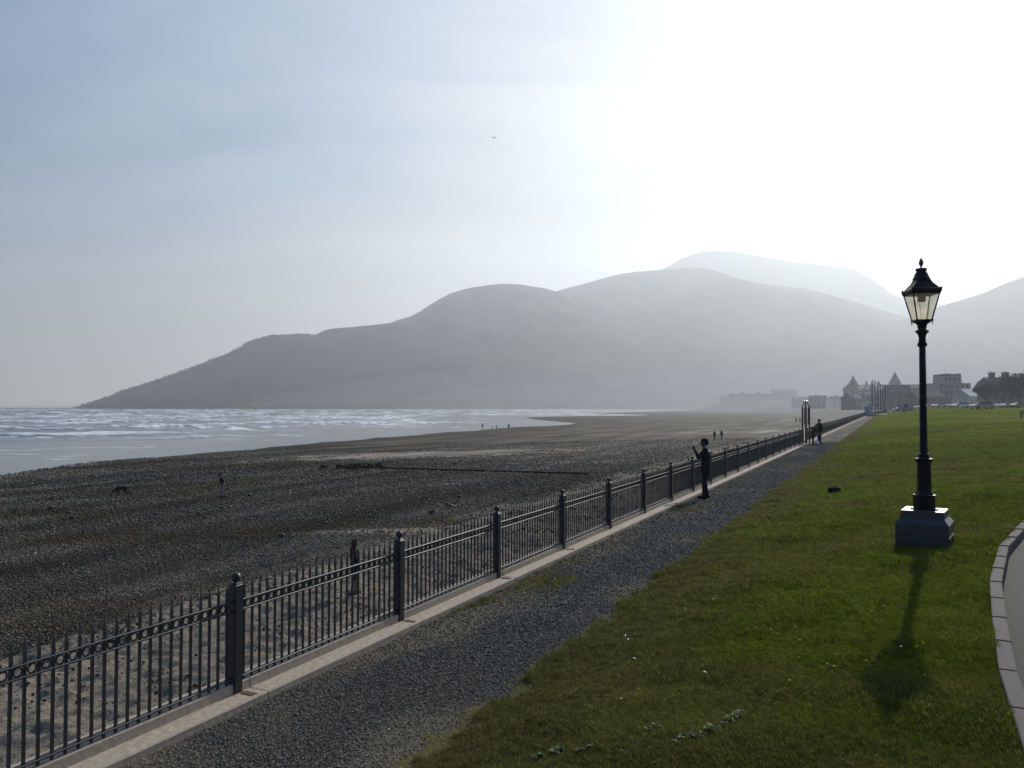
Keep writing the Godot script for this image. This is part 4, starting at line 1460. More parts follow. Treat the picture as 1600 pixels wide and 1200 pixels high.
func hand(wrist: Vector3, dir: Vector3, palm: Vector3, side: float, curl: float, c: Color) -> Array:
	# dir: along the hand, palm: the way the palm looks
	var b := []
	var across := dir.cross(palm).normalized() * side
	var root := wrist + dir * 0.085
	b.append([wrist, wrist + dir * 0.03, 0.026, 0.028, c])
	for i in 4:
		var o := across * (0.030 - i * 0.020)
		b.append([wrist + dir * 0.03 + o * 0.6, root + o, 0.015, 0.012, c])
		var l: float = [0.068, 0.078, 0.072, 0.056][i]
		var d1 := (dir + palm * curl * 0.6).normalized()
		var d2 := (dir + palm * curl * 1.8).normalized()
		var k1 := root + o + d1 * l * 0.5
		b.append([root + o, k1, 0.0095, 0.0088, c])
		b.append([k1, k1 + d2 * l * 0.5, 0.0088, 0.0075, c])
	var th := wrist + dir * 0.025 + across * 0.028
	var t1 := th + (across * 0.8 + dir * 0.7 + palm * 0.5).normalized() * 0.045
	b.append([th, t1, 0.014, 0.011, c])
	b.append([t1, t1 + (dir + palm * 0.7 + across * 0.1).normalized() * 0.032, 0.011, 0.009, c])
	return b

func person(at: Vector3, facing: Vector3, label: String, P: Dictionary) -> Node3D:
	# P: skin, hair, top, bottom, shoe colours; joints over a standing figure 1.72 m tall that faces +z
	var t := thing("person", at, atan2(facing.x, facing.z), label, "person", P.get("group", ""))
	var sc: float = P.get("tall", 1.72) / 1.72
	var J := {"pelvis": Vector3(0, 0.94, 0), "chest": Vector3(0, 1.26, 0.0), "neck": Vector3(0, 1.45, 0.0), "head": Vector3(0, 1.595, 0.025),
		"hip_l": Vector3(0.085, 0.90, 0), "hip_r": Vector3(-0.085, 0.90, 0), "knee_l": Vector3(0.095, 0.49, 0.02), "knee_r": Vector3(-0.095, 0.49, 0.02), "ankle_l": Vector3(0.10, 0.085, -0.01), "ankle_r": Vector3(-0.10, 0.085, -0.01),
		"sh_l": Vector3(0.175, 1.40, 0), "sh_r": Vector3(-0.175, 1.40, 0), "el_l": Vector3(0.23, 1.12, -0.02), "el_r": Vector3(-0.23, 1.12, -0.02), "wr_l": Vector3(0.235, 0.87, 0.06), "wr_r": Vector3(-0.235, 0.87, 0.06)}
	for k in P.get("joints", {}): J[k] = P.joints[k]
	var sk: Color = P.skin
	var tp: Color = P.top
	var bt: Color = P.bottom
	var sh: Color = P.shoe
	var sleeve: Color = P.get("sleeve", tp)
	var cuff: Color = P.get("forearm", sleeve)
	var shin: Color = P.get("shin", bt)
	var f: float = P.get("fat", 1.0)
	var B := []
	B.append([J.pelvis + Vector3(0.055, -0.02, 0), J.pelvis + Vector3(-0.055, -0.02, 0), 0.112 * f, 0.112 * f, bt])
	B.append([J.pelvis + Vector3(0.03, 0.06, 0), J.chest + Vector3(0.045, -0.05, 0), 0.108 * f, 0.118 * f, tp])
	B.append([J.pelvis + Vector3(-0.03, 0.06, 0), J.chest + Vector3(-0.045, -0.05, 0), 0.108 * f, 0.118 * f, tp])
	B.append([J.chest + Vector3(0.05, 0, 0), J.sh_l + Vector3(-0.05, -0.02, 0), 0.118 * f, 0.075, tp])
	B.append([J.chest + Vector3(-0.05, 0, 0), J.sh_r + Vector3(0.05, -0.02, 0), 0.118 * f, 0.075, tp])
	B.append([J.sh_l + Vector3(-0.03, 0, 0), J.sh_r + Vector3(0.03, 0, 0), 0.062, 0.062, tp])
	B.append([J.neck - Vector3(0, 0.03, 0.01), J.head - Vector3(0, 0.06, 0.02), 0.055, 0.05, P.get("collar", sk)])
	if P.has("hem"):
		for s in [-0.08, 0.0, 0.08]: B.append([J.pelvis + Vector3(s, 0.02, 0), J.pelvis + Vector3(s * 1.2, -P.hem, 0.0), 0.10 * f, 0.115 * f, tp])
	for s in ["l", "r"]:
		B.append([J["sh_" + s], J["el_" + s], 0.060 * f, 0.046 * f, sleeve])
		B.append([J["el_" + s], J["wr_" + s], 0.046 * f, 0.034, cuff])
		B.append([J["hip_" + s], J["knee_" + s], 0.092 * f, 0.062 * f, bt])
		B.append([J["knee_" + s], J["ankle_" + s], 0.060 * f, 0.048, shin])
		var toe: Vector3 = J["ankle_" + s] + Vector3(0, -0.045, 0.15)
		toe.y = minf(toe.y, J["ankle_" + s].y - 0.04)
		B.append([J["ankle_" + s] + Vector3(0, -0.04, -0.03), toe, 0.045, 0.038, sh])
	var hd: Vector3 = J.head
	var look: Vector3 = P.get("look", Vector3(0, 0, 1)).normalized()
	var rt := Vector3.UP.cross(look).normalized()
	var up := look.cross(rt)
	var H := []
	H.append([hd + up * 0.03 - look * 0.015, hd + up * 0.035 + look * 0.015, 0.088, 0.084, sk])
	H.append([hd - up * 0.03 + look * 0.025, hd - up * 0.065 + look * 0.045, 0.066, 0.045, sk])
	H.append([hd + up * 0.012 + look * 0.092, hd - up * 0.018 + look * 0.112, 0.010, 0.015, sk])
	H.append([hd + up * 0.04 + look * 0.088 - rt * 0.035, hd + up * 0.04 + look * 0.088 + rt * 0.035, 0.014, 0.014, sk])
	H.append([hd - up * 0.055 + look * 0.085 - rt * 0.016, hd - up * 0.055 + look * 0.085 + rt * 0.016, 0.010, 0.010, Color(sk.r * 0.7, sk.g * 0.45, sk.b * 0.45)])
	for s in [-1.0, 1.0]:
		H.append([hd + rt * 0.088 * s + up * 0.02, hd + rt * 0.086 * s - up * 0.025, 0.014, 0.010, sk])
		H.append([hd + up * 0.018 + look * 0.082 + rt * 0.031 * s, hd + up * 0.018 + look * 0.084 + rt * 0.031 * s, 0.010, 0.010, Color(0.02, 0.02, 0.02)])
	H.append([J.neck, hd - up * 0.07 - look * 0.01, 0.052, 0.05, sk])
	var hands := []
	for s in ["l", "r"]:
		var dr: Vector3 = P.get("hand_" + s, (J["wr_" + s] - J["el_" + s])).normalized()
		var pm: Vector3 = P.get("palm_" + s, Vector3(-1 if s == "l" else 1, 0, 0))
		pm = (pm - dr * pm.dot(dr)).normalized()
		hands += hand(J["wr_" + s], dr, pm, 1.0 if s == "l" else -1.0, P.get("curl", 0.5), sk)
	var cell: float = P.get("cell", 0.016)
	var body := put("body", sdf_mesh([[B, cell, 0.045], [H, cell * 0.5, 0.02], [hands, maxf(cell * 0.32, 0.004), 0.006]]), M.skin, t)
	var R := []
	var hc: Color = P.hair
	R.append([hd + up * 0.052 - look * 0.03, hd + up * 0.062 + look * 0.01, 0.092, 0.083, hc])
	R.append([hd + up * 0.0 - look * 0.055, hd - up * 0.03 - look * 0.05, 0.066, 0.05, hc])
	for s in [-1.0, 1.0]: R.append([hd + up * 0.04 + rt * 0.055 * s - look * 0.02, hd + up * 0.005 + rt * 0.068 * s - look * 0.025, 0.045, 0.026, hc])
	if P.get("long_hair", 0.0) > 0.0:
		var L: float = P.long_hair
		for s in [-1.0, 0.0, 1.0]: R.append([hd + rt * 0.055 * s - look * 0.05, hd + rt * 0.06 * s - look * 0.06 - Vector3(0, L, 0), 0.058, 0.034, hc])
	put("hair", sdf_mesh([[R, cell * 0.6, 0.025]]), M.skin, t)
	t.scale = Vector3.ONE * sc
	return t

func people() -> void:
	var skin := Color(0.36, 0.21, 0.14)
	var dark := Color(0.016, 0.017, 0.021)
	var to_sea := Vector3(-fn.x, 0, fn.y)
	# photographer at the railing
	var face := Vector3(-0.97, 0, -0.22).normalized()
	var at := along(17.97, 0.62, 0.0)
	var man := person(at, face, "man in dark suit at railing holding up a camera", {"tall": 1.74, "cell": 0.013, "skin": Color(0.115, 0.07, 0.052), "hair": Color(0.010, 0.009, 0.009), "top": dark, "bottom": Color(0.018, 0.019, 0.024), "shoe": Color(0.01, 0.01, 0.01), "collar": Color(0.3, 0.3, 0.31),
		"hem": 0.16, "fat": 1.03, "curl": 1.1,
		"joints": {"el_l": Vector3(0.20, 1.19, 0.19), "el_r": Vector3(-0.20, 1.19, 0.19), "wr_l": Vector3(0.085, 1.40, 0.30), "wr_r": Vector3(-0.085, 1.40, 0.30), "knee_l": Vector3(0.09, 0.49, 0.04), "ankle_l": Vector3(0.09, 0.085, 0.05), "ankle_r": Vector3(-0.09, 0.085, -0.05)},
		"hand_l": Vector3(-0.15, 0.9, 0.25), "hand_r": Vector3(0.15, 0.9, 0.25), "palm_l": Vector3(-1, 0, 0.1), "palm_r": Vector3(1, 0, 0.1), "look": Vector3(0, -0.05, 1)})
	var cam := thing("camera", man.transform * Vector3(0, 1.475, 0.335), man.rotation.y, "small dark camera held up by the man at the railing", "camera")
	put("body", box(Vector3(0.105, 0.068, 0.03), 0.008), M.black, cam)
	var st := begin()
	lathe(st, [Vector2(0.026, 0.0), Vector2(0.026, 0.02), Vector2(0.022, 0.03), Vector2(0.0, 0.03)], 14)
	put("lens", done(st), M.iron, cam, Transform3D(Basis(Vector3.RIGHT, PI / 2), Vector3(0, 0, 0.012)))
	# woman on the sand below the wall
	var w := Vector2(-4.72, 24.1)
	person(Vector3(w.x, beach_y(w.x, w.y) + 0.0, -w.y), Vector3(0.75, 0, -0.5), "woman with long auburn hair on the sand below the railing", {"tall": 1.66, "cell": 0.014, "skin": Color(0.36, 0.24, 0.18), "hair": Color(0.085, 0.042, 0.028), "long_hair": 0.17, "top": Color(0.03, 0.032, 0.045), "sleeve": Color(0.20, 0.125, 0.10), "forearm": Color(0.36, 0.24, 0.18), "bottom": Color(0.06, 0.035, 0.045), "shin": Color(0.24, 0.155, 0.12), "shoe": Color(0.05, 0.04, 0.04),
		"hem": 0.12, "fat": 0.94, "joints": {"el_r": Vector3(-0.21, 1.14, 0.05), "wr_r": Vector3(-0.10, 1.05, 0.22), "knee_l": Vector3(0.08, 0.49, 0.10), "ankle_l": Vector3(0.08, 0.09, 0.08), "knee_r": Vector3(-0.08, 0.49, -0.02), "ankle_r": Vector3(-0.08, 0.09, -0.14)}})
	# man in a red jacket out on the stones, stooping
	w = Vector2(-20.41, 56.65)
	person(Vector3(w.x, beach_y(w.x, w.y) - 0.01, -w.y), Vector3(-0.85, 0, 0.3), "man in dark red jacket and pale trousers stooping on the stones", {"tall": 1.72, "cell": 0.02, "skin": skin, "hair": Color(0.02, 0.015, 0.012), "top": Color(0.045, 0.011, 0.016), "bottom": Color(0.17, 0.16, 0.15), "shoe": Color(0.02, 0.02, 0.02), "fat": 1.05,
		"joints": {"chest": Vector3(0, 1.24, 0.07), "neck": Vector3(0, 1.40, 0.14), "head": Vector3(0, 1.53, 0.21), "sh_l": Vector3(0.175, 1.36, 0.10), "sh_r": Vector3(-0.175, 1.36, 0.10), "el_l": Vector3(0.22, 1.08, 0.14), "el_r": Vector3(-0.22, 1.08, 0.14), "wr_l": Vector3(0.20, 0.86, 0.25), "wr_r": Vector3(-0.20, 0.86, 0.25), "knee_l": Vector3(0.09, 0.48, 0.10), "ankle_l": Vector3(0.09, 0.085, 0.02), "ankle_r": Vector3(-0.09, 0.085, -0.15)}, "look": Vector3(0, -0.6, 1)})
	# two people by the steel sculpture
	at = along(55.3, 1.05, 0.0)
	person(at, Vector3(-0.9, 0, 0.25), "person in black with pale collar beside the steel sculpture", {"tall": 1.78, "cell": 0.02, "skin": Color(0.2, 0.12, 0.085), "hair": Color(0.01, 0.01, 0.01), "top": Color(0.02, 0.022, 0.024), "bottom": Color(0.014, 0.016, 0.018), "shoe": Color(0.01, 0.01, 0.01), "collar": Color(0.6, 0.6, 0.6), "hem": 0.1, "fat": 1.15})
	at = along(55.0, 0.62, 0.0)
	person(at, Vector3(0.8, 0, 0.5), "person in dark red coat leaning beside the steel sculpture", {"tall": 1.52, "cell": 0.02, "skin": Color(0.3, 0.18, 0.13), "hair": Color(0.02, 0.015, 0.012), "top": Color(0.032, 0.011, 0.015), "bottom": Color(0.025, 0.018, 0.02), "shoe": Color(0.05, 0.018, 0.018), "hem": 0.3, "fat": 1.1,
		"joints": {"chest": Vector3(0, 1.22, 0.10), "neck": Vector3(0, 1.36, 0.19), "head": Vector3(0, 1.47, 0.27), "sh_l": Vector3(0.17, 1.32, 0.14), "sh_r": Vector3(-0.17, 1.32, 0.14), "el_l": Vector3(0.2, 1.08, 0.26), "el_r": Vector3(-0.2, 1.08, 0.26), "wr_l": Vector3(0.12, 0.92, 0.4), "wr_r": Vector3(-0.12, 0.92, 0.4)}, "look": Vector3(0, -0.3, 1)})
	# walkers far along the beach
	var step := {"knee_l": Vector3(0.09, 0.50, 0.14), "ankle_l": Vector3(0.09, 0.09, 0.16), "knee_r": Vector3(-0.09, 0.49, -0.03), "ankle_r": Vector3(-0.09, 0.10, -0.24), "el_l": Vector3(0.22, 1.13, -0.10), "wr_l": Vector3(0.22, 0.90, -0.06), "el_r": Vector3(-0.22, 1.13, 0.06), "wr_r": Vector3(-0.22, 0.92, 0.2)}
	var far := [[34.1, 134.9, "walker in grey jacket on the beach beside a darker one", Color(0.10, 0.10, 0.12), Color(0.07, 0.06, 0.06), 1.6], [35.3, 134.9, "walker in dark jacket on the beach beside a grey one", Color(0.05, 0.05, 0.06), Color(0.04, 0.04, 0.045), 1.68],
		[-1.0, 246.0, "tallest of three dark figures at the water's edge", Color(0.02, 0.02, 0.022), Color(0.02, 0.02, 0.02), 1.8], [-4.76, 246.5, "middle sized of three dark figures at the water's edge", Color(0.03, 0.03, 0.03), Color(0.02, 0.02, 0.02), 1.35], [-6.2, 247.0, "smallest of three dark figures at the water's edge", Color(0.03, 0.02, 0.02), Color(0.02, 0.02, 0.02), 0.95],
		[96.5, 272.0, "dark walker of a far pair behind the steel sculpture", Color(0.03, 0.03, 0.035), Color(0.03, 0.03, 0.03), 1.75], [98.0, 272.5, "brown coated walker of a far pair behind steel sculpture", Color(0.07, 0.045, 0.035), Color(0.03, 0.03, 0.03), 1.65], [-9.6, 262.0, "far paddler standing in the shallow water", Color(0.02, 0.02, 0.025), Color(0.02, 0.02, 0.02), 1.7]]
	for i in far.size():
		var q: Array = far[i]
		person(Vector3(q[0], maxf(beach_y(q[0], q[1]), SEA - 0.2), -q[1]), Vector3(0.5 - 0.2 * (i % 3), 0, -1 + (i % 2) * 0.4), q[2], {"tall": q[5], "cell": 0.036, "skin": Color(0.25, 0.15, 0.11), "hair": Color(0.02, 0.016, 0.014), "top": q[3], "bottom": q[4], "shoe": Color(0.02, 0.02, 0.02), "hem": 0.12, "joints": step, "fat": 1.08})

func animals() -> void:
	# black dog nosing over the stones
	var w := Vector2(-29.14, 59.92)
	var dg := thing("dog", Vector3(w.x, beach_y(w.x, w.y) + 0.02, -w.y), 0.25, "black dog with lowered head nosing over the beach stones", "dog")
	var c := Color(0.011, 0.011, 0.012)
	var B := []
	B.append([Vector3(-0.26, 0.50, 0), Vector3(0.05, 0.53, 0), 0.135, 0.115, c])
	B.append([Vector3(0.05, 0.53, 0), Vector3(0.28, 0.52, 0), 0.11, 0.11, c])
	B.append([Vector3(-0.32, 0.53, 0), Vector3(-0.48, 0.36, 0), 0.10, 0.075, c])
	B.append([Vector3(-0.50, 0.33, 0), Vector3(-0.56, 0.28, 0), 0.085, 0.07, c])
	B.append([Vector3(-0.58, 0.25, 0), Vector3(-0.68, 0.15, 0), 0.052, 0.036, c])
	B.append([Vector3(0.34, 0.56, 0), Vector3(0.56, 0.62, 0), 0.035, 0.028, c])
	B.append([Vector3(0.56, 0.62, 0), Vector3(0.74, 0.60, 0), 0.028, 0.014, c])
	for s in [-1.0, 1.0]:
		B.append([Vector3(-0.50, 0.38, 0.07 * s), Vector3(-0.53, 0.27, 0.10 * s), 0.03, 0.018, c])
		var k: float = 0.06 * s
		B.append([Vector3(-0.27, 0.46, 0.08 * s), Vector3(-0.24 + k, 0.27, 0.085 * s), 0.065, 0.04, c])
		B.append([Vector3(-0.24 + k, 0.27, 0.085 * s), Vector3(-0.26 + k * 1.6, 0.04, 0.085 * s), 0.035, 0.026, c])
		B.append([Vector3(-0.26 + k * 1.6, 0.035, 0.085 * s), Vector3(-0.31 + k * 1.6, 0.025, 0.085 * s), 0.032, 0.026, c])
		B.append([Vector3(0.28, 0.48, 0.08 * s), Vector3(0.22 - k, 0.32, 0.09 * s), 0.085, 0.05, c])
		B.append([Vector3(0.22 - k, 0.32, 0.09 * s), Vector3(0.36 - k, 0.20, 0.09 * s), 0.045, 0.03, c])
		B.append([Vector3(0.36 - k, 0.20, 0.09 * s), Vector3(0.34 - k, 0.04, 0.09 * s), 0.028, 0.025, c])
		B.append([Vector3(0.34 - k, 0.035, 0.09 * s), Vector3(0.29 - k, 0.025, 0.09 * s), 0.03, 0.025, c])
	put("body", sdf_mesh([[B, 0.016, 0.04]]), M.skin, dg)
	# gull high over the bay
	var g := thing("gull", Vector3(-4.3, 66.0, -187.0), 0.5, "grey gull gliding with drooped wing tips against the sky", "gull")
	var gc := Color(0.35, 0.35, 0.36)
	var G := []
	G.append([Vector3(0, 0, -0.22), Vector3(0, 0, 0.12), 0.045, 0.065, gc])
	G.append([Vector3(0, 0.0, 0.12), Vector3(0, 0.02, 0.24), 0.06, 0.045, gc])
	G.append([Vector3(0, 0.015, 0.27), Vector3(0, 0.0, 0.33), 0.016, 0.008, Color(0.5, 0.35, 0.05)])
	G.append([Vector3(0, 0, -0.22), Vector3(0.04, 0, -0.36), 0.03, 0.02, gc])
	G.append([Vector3(0, 0, -0.22), Vector3(-0.04, 0, -0.36), 0.03, 0.02, gc])
	put("body", sdf_mesh([[G, 0.014, 0.03]]), M.skin, g)
	for s in [-1.0, 1.0]:
		var st := begin()
		var up := [[0.03, 0.02, 0.10, -0.12], [0.30, 0.16, 0.13, -0.09], [0.48, 0.17, 0.06, -0.12], [0.72, 0.02, -0.06, -0.16], [0.80, -0.06, -0.14, -0.16]]
		for i in up.size() - 1:
			var a: Array = up[i]
			var b: Array = up[i + 1]
			for o in [0.0, 0.022]:
				face_out(st, [Vector3(a[0] * s, a[1] + o, a[2]), Vector3(b[0] * s, b[1] + o, b[2]), Vector3(b[0] * s, b[1] + o * 0.5, b[3]), Vector3(a[0] * s, a[1] + o * 0.5, a[3])], Vector3(0.4 * s, 0.05 - 3.0 * (o - 0.01) * 50.0, 0))
			face_out(st, [Vector3(a[0] * s, a[1], a[2]), Vector3(b[0] * s, b[1], b[2]), Vector3(b[0] * s, b[1] + 0.022, b[2]), Vector3(a[0] * s, a[1] + 0.022, a[2])], Vector3(0.4 * s, 0, -1))
		put("wing", done(st), mat(0.3, 0.3, 0.31, 0.8), g)

# ------------------------------------------------------------------ small things and ground cover
func stone_mesh(sd: int, rough := 0.22, squash := 0.62, n := 7, m := 5) -> ArrayMesh:
	var nz := FastNoiseLite.new()
	nz.seed = sd; nz.frequency = 0.8
	var st := begin()
	st.set_smooth_group(1 if rough < 0.3 else -1)
	var P := func(i: int, j: int) -> Vector3:
		var a := TAU * (i % n) / n
		var b := -PI * 0.5 + PI * j / m
		var v := Vector3(cos(a) * cos(b), sin(b), sin(a) * cos(b))
		return v * (1.0 + nz.get_noise_3dv(v * 1.6) * rough * 2.4) * Vector3(1.0, squash, 0.82)
	for j in m:
		for i in n:
			var q := [P.call(i, j), P.call(i + 1, j), P.call(i + 1, j + 1), P.call(i, j + 1)]
			if j == 0: q.remove_at(1)
			elif j == m - 1: q.remove_at(2)
			face_out(st, q, Vector3.ZERO)
	return done(st)

func tuft_mesh(sd: int, blades: int, h: float, spread: float, w: float) -> ArrayMesh:
	var r := RandomNumberGenerator.new()
	r.seed = sd
	var st := begin()
	for i in blades:
		var a := r.randf() * TAU
		var p := Vector3(r.randfn() * spread, -0.004, r.randfn() * spread)
		var lean := Vector3(cos(a), 0, sin(a)) * r.randf_range(0.15, 0.8)
		var hh := h * r.randf_range(0.55, 1.15)
		var side := Vector3(-sin(a + r.randfn() * 0.5), 0, cos(a)) * w * 0.5
		var p1 := p + (Vector3.UP + lean * 0.45) * hh * 0.55
		var p2 := p + (Vector3.UP * 0.9 + lean * 1.25) * hh
		st.add_vertex(p - side); st.add_vertex(p + side); st.add_vertex(p1 + side * 0.8)
		st.add_vertex(p - side); st.add_vertex(p1 + side * 0.8); st.add_vertex(p1 - side * 0.8)
		st.add_vertex(p1 - side * 0.8); st.add_vertex(p1 + side * 0.8); st.add_vertex(p2)
	return done(st)

func leaf_plant(at: Vector3, label: String, sd: int, size: float, m: Material) -> void:
	var r := RandomNumberGenerator.new()
	r.seed = sd
	var t := thing("broadleaf_weed", at, r.randf() * TAU, label, "weed", "broad leaved weeds in the lawn")
	for i in 15:
		var st := begin()
		st.set_smooth_group(1)
		var rows := []
		for k in 6:
			var u := k / 5.0
			var w := size * 0.26 * sin(PI * clampf(u * 0.92 + 0.06, 0, 1)) + 0.002
			var y := size * (0.55 * u - 0.62 * u * u) + 0.01
			rows.append([Vector3(-w, y + w * 0.35, u * size), Vector3(0, y, u * size), Vector3(w, y + w * 0.35, u * size)])
		for k in 5:
			for c in 2:
				face_out(st, [rows[k][c], rows[k][c + 1], rows[k + 1][c + 1], rows[k + 1][c]], rows[k][c] - Vector3(0, 1, 0))
		var b := Basis.from_euler(Vector3(r.randf_range(-0.7, 0.1), i * 2.4 + r.randf() * 0.5, r.randf_range(-0.3, 0.3))).scaled(Vector3.ONE * r.randf_range(0.6, 1.1))
		put("leaf", done(st), m, t, Transform3D(b, Vector3.ZERO))

func small_things() -> void:
	# black bag on the grass
	var d := 22.08
	var x := 8.87
	var bag := thing("black_bag", Vector3(x, lawn_y(n_of(x, d), s_of(x, d)), -d), 0.1, "small black shoulder bag left lying on the lawn", "bag")
	var c := Color(0.012, 0.012, 0.014)
	put("body", sdf_mesh([[[[Vector3(-0.09, 0.085, -0.02), Vector3(0.10, 0.08, 0.02), 0.085, 0.078, c], [Vector3(-0.10, 0.05, 0.03), Vector3(0.10, 0.05, 0.04), 0.055, 0.055, c], [Vector3(-0.10, 0.05, -0.04), Vector3(0.11, 0.05, -0.03), 0.055, 0.055, c]], 0.012, 0.03]]), M.skin, bag)
	var st := begin()
	var pts := []
	var rr := []
	for i in 9:
		var a := PI * i / 8.0
		pts.append(Vector3(0.045 - 0.05 * cos(a), 0.15 + 0.055 * sin(a), 0.0)); rr.append(0.011)
	tube(st, pts, rr, 6)
	put("handle", done(st), M.black, bag)
	st = begin()
	pts = []; rr = []
	for i in 12:
		var u := i / 11.0
		pts.append(Vector3(-0.16 + 0.05 * sin(u * 5.0), 0.05 * sin(u * PI) + 0.012, -0.05 + 0.18 * u)); rr.append(0.009)
	tube(st, pts, rr, 5)
	put("strap", done(st), M.black, bag)
	# white carrier on the path by the two people
	var wb := thing("white_bag", along(54.6, 0.95, 0.0), 0.4, "white bag on the path at the feet of two people", "bag")
	put("body", sdf_mesh([[[[Vector3(-0.08, 0.1, 0), Vector3(0.08, 0.1, 0), 0.10, 0.10, Color(0.7, 0.7, 0.68)], [Vector3(0, 0.18, 0), Vector3(0, 0.3, 0), 0.09, 0.05, Color(0.7, 0.7, 0.68)]], 0.02, 0.04]]), M.skin, wb)
	# bench on the far lawn
	x = 64.5; d = 100.1
	var be := thing("park_bench", Vector3(x, lawn_y(n_of(x, d), s_of(x, d)), -d), -0.3, "dark park bench standing alone on the far lawn", "bench")
	for k in 4: put("seat_slat", box(Vector3(1.7, 0.04, 0.09), 0.006), M.wood, be, Transform3D(Basis.IDENTITY, Vector3(0, 0.45, -0.15 + k * 0.11)))
	for k in 4: put("back_slat", box(Vector3(1.7, 0.09, 0.035), 0.006), M.wood, be, Transform3D(Basis(Vector3.RIGHT, -0.15), Vector3(0, 0.55 + k * 0.12, -0.24 - k * 0.018)))
	for s in [-0.75, 0.75]:
		put("leg", box(Vector3(0.07, 0.45, 0.5), 0.01), M.iron, be, Transform3D(Basis.IDENTITY, Vector3(s, 0.215, 0)))
		put("armrest", box(Vector3(0.07, 0.04, 0.45), 0.01), M.iron, be, Transform3D(Basis.IDENTITY, Vector3(s, 0.66, 0)))
	put("slab", box(Vector3(2.2, 0.08, 1.1), 0.02), M.concrete, be, Transform3D(Basis.IDENTITY, Vector3(0, 0.0, 0.05)))
	# pale edging of the path that crosses the lawn
	var ed := thing("path_edging", Vector3.ZERO, 0.0, "thin pale stone edging crossing the lawn beyond the lamp", "edging")
	for k in 8:
		x = 12.6 + k * 0.92
		d = 22.05 - k * 0.34
		var y := lawn_y(n_of(x, d), s_of(x, d))
		put("edging_stone", box(Vector3(0.96, 0.16, 0.12), 0.012), M.granite, ed, Transform3D(Basis(Vector3.UP, 0.354), Vector3(x, y - 0.045, -d)))
	# outfall pipe with weeded rocks at its end
	var a := Vector2(-16.0, 83.6)
	var b := Vector2(6.4, 67.8)
	var pipe := thing("outfall_pipe", Vector3.ZERO, 0.0, "dark weed covered outfall pipe lying across the stony beach", "pipe")
	var pm := grain(mat(0.02, 0.019, 0.014, 0.8), 0.8, 0.5, 1.2, 2.0, 0.04, 51)
	pm.metallic_specular = 0.15
	for k in 9:
		var p0 := a.lerp(b, k / 9.0)
		var p1 := a.lerp(b, (k + 0.985) / 9.0)
		st = begin()
		var y0 := beach_y(p0.x, p0.y) + 0.03
		var y1 := beach_y(p1.x, p1.y) + 0.03
		tube(st, [Vector3(p0.x, y0, -p0.y), Vector3(p0.x, y0, -p0.y).lerp(Vector3(p1.x, y1, -p1.y), 0.06), Vector3(p0.x, y0, -p0.y).lerp(Vector3(p1.x, y1, -p1.y), 0.07), Vector3(p1.x, y1, -p1.y)], [0.14, 0.14, 0.11, 0.11], 10)
		put("pipe_length", done(st), pm, pipe)
	var rocks := [stone_mesh(61, 0.34, 0.6, 9, 6), stone_mesh(62, 0.36, 0.7, 9, 6), stone_mesh(63, 0.32, 0.5, 9, 6)]
	var r := RandomNumberGenerator.new()
	r.seed = 12
	for k in 16:
		var p := a + Vector2(r.randfn() * 1.5, r.randfn() * 1.1)
		var s := r.randf_range(0.25, 0.62)
		var o := put("rock", rocks[k % 3], pm, null, Transform3D(Basis.from_euler(Vector3(0, r.randf() * TAU, 0)).scaled(Vector3.ONE * s), Vector3(p.x, beach_y(p.x, p.y) + s * 0.2, -p.y)))
		tag(o, "dark weed covered rock heaped at the end of the outfall pipe", "rock", "rocks at the pipe's end")
	var bm := grain(mat(0.05, 0.047, 0.042, 0.85), 0.6, 0.5, 1.2, 1.0, 0.04, 52)
	var lone := 0
	while lone < 34:
		var p := Vector2(r.randf_range(-60, 8), 18.0 * pow(5.0, r.randf()))
		if absf(p.x) > p.y * 0.66 or n_of(p.x, p.y) > -15.0 or beach_y(p.x, p.y) < SEA + 0.2: continue
		var s := r.randf_range(0.12, 0.26)
		var o := put("beach_rock", rocks[lone % 3], bm, null, Transform3D(Basis.from_euler(Vector3(0, r.randf() * TAU, 0)).scaled(Vector3.ONE * s), Vector3(p.x, beach_y(p.x, p.y) + s * 0.15, -p.y)))
		tag(o, "grey rock larger than the shingle around it on the beach", "rock", "larger rocks among the shingle")
		lone += 1
	# sailing boat on the horizon
	var bo := thing("sailing_boat", Vector3(-1105, SEA, -2420), 0.4, "tiny sailing boat with white sail before the headland", "boat")
	st = begin()
	extrude(st, [Vector2(-3, 0.9), Vector2(-2.6, -0.2), Vector2(2.4, -0.2), Vector2(3.4, 1.0)], Vector3(0, 0, 1.8), Vector3.RIGHT, Vector3.UP, Vector3(0, 0, -0.9))
	put("hull", done(st), M.white, bo)
	st = begin()
	extrude(st, [Vector2(-2.4, 1.6), Vector2(0.6, 1.6), Vector2(0.5, 8.5)], Vector3(0, 0, 0.06), Vector3.RIGHT, Vector3.UP, Vector3.ZERO)
	put("sail", done(st), M.white, bo)
	st = begin()
	tube(st, [Vector3(0.65, 0.8, 0), Vector3(0.65, 8.9, 0)], [0.08, 0.05], 6)
	put("mast", done(st), M.pole, bo)
	# broad leaved weeds in the nearest grass
	var lm := mat(0.045, 0.062, 0.022, 0.65)
	lm.metallic_specular = 0.25
	lm.backlight_enabled = true
	lm.backlight = lin(0.2, 0.3, 0.06)
	var wl := ["one of the row of broad leaved weeds running through the lawn", "broad leaved weed clump standing apart above the weed row", "low dark weed clump beside the gravel edge of the lawn"]
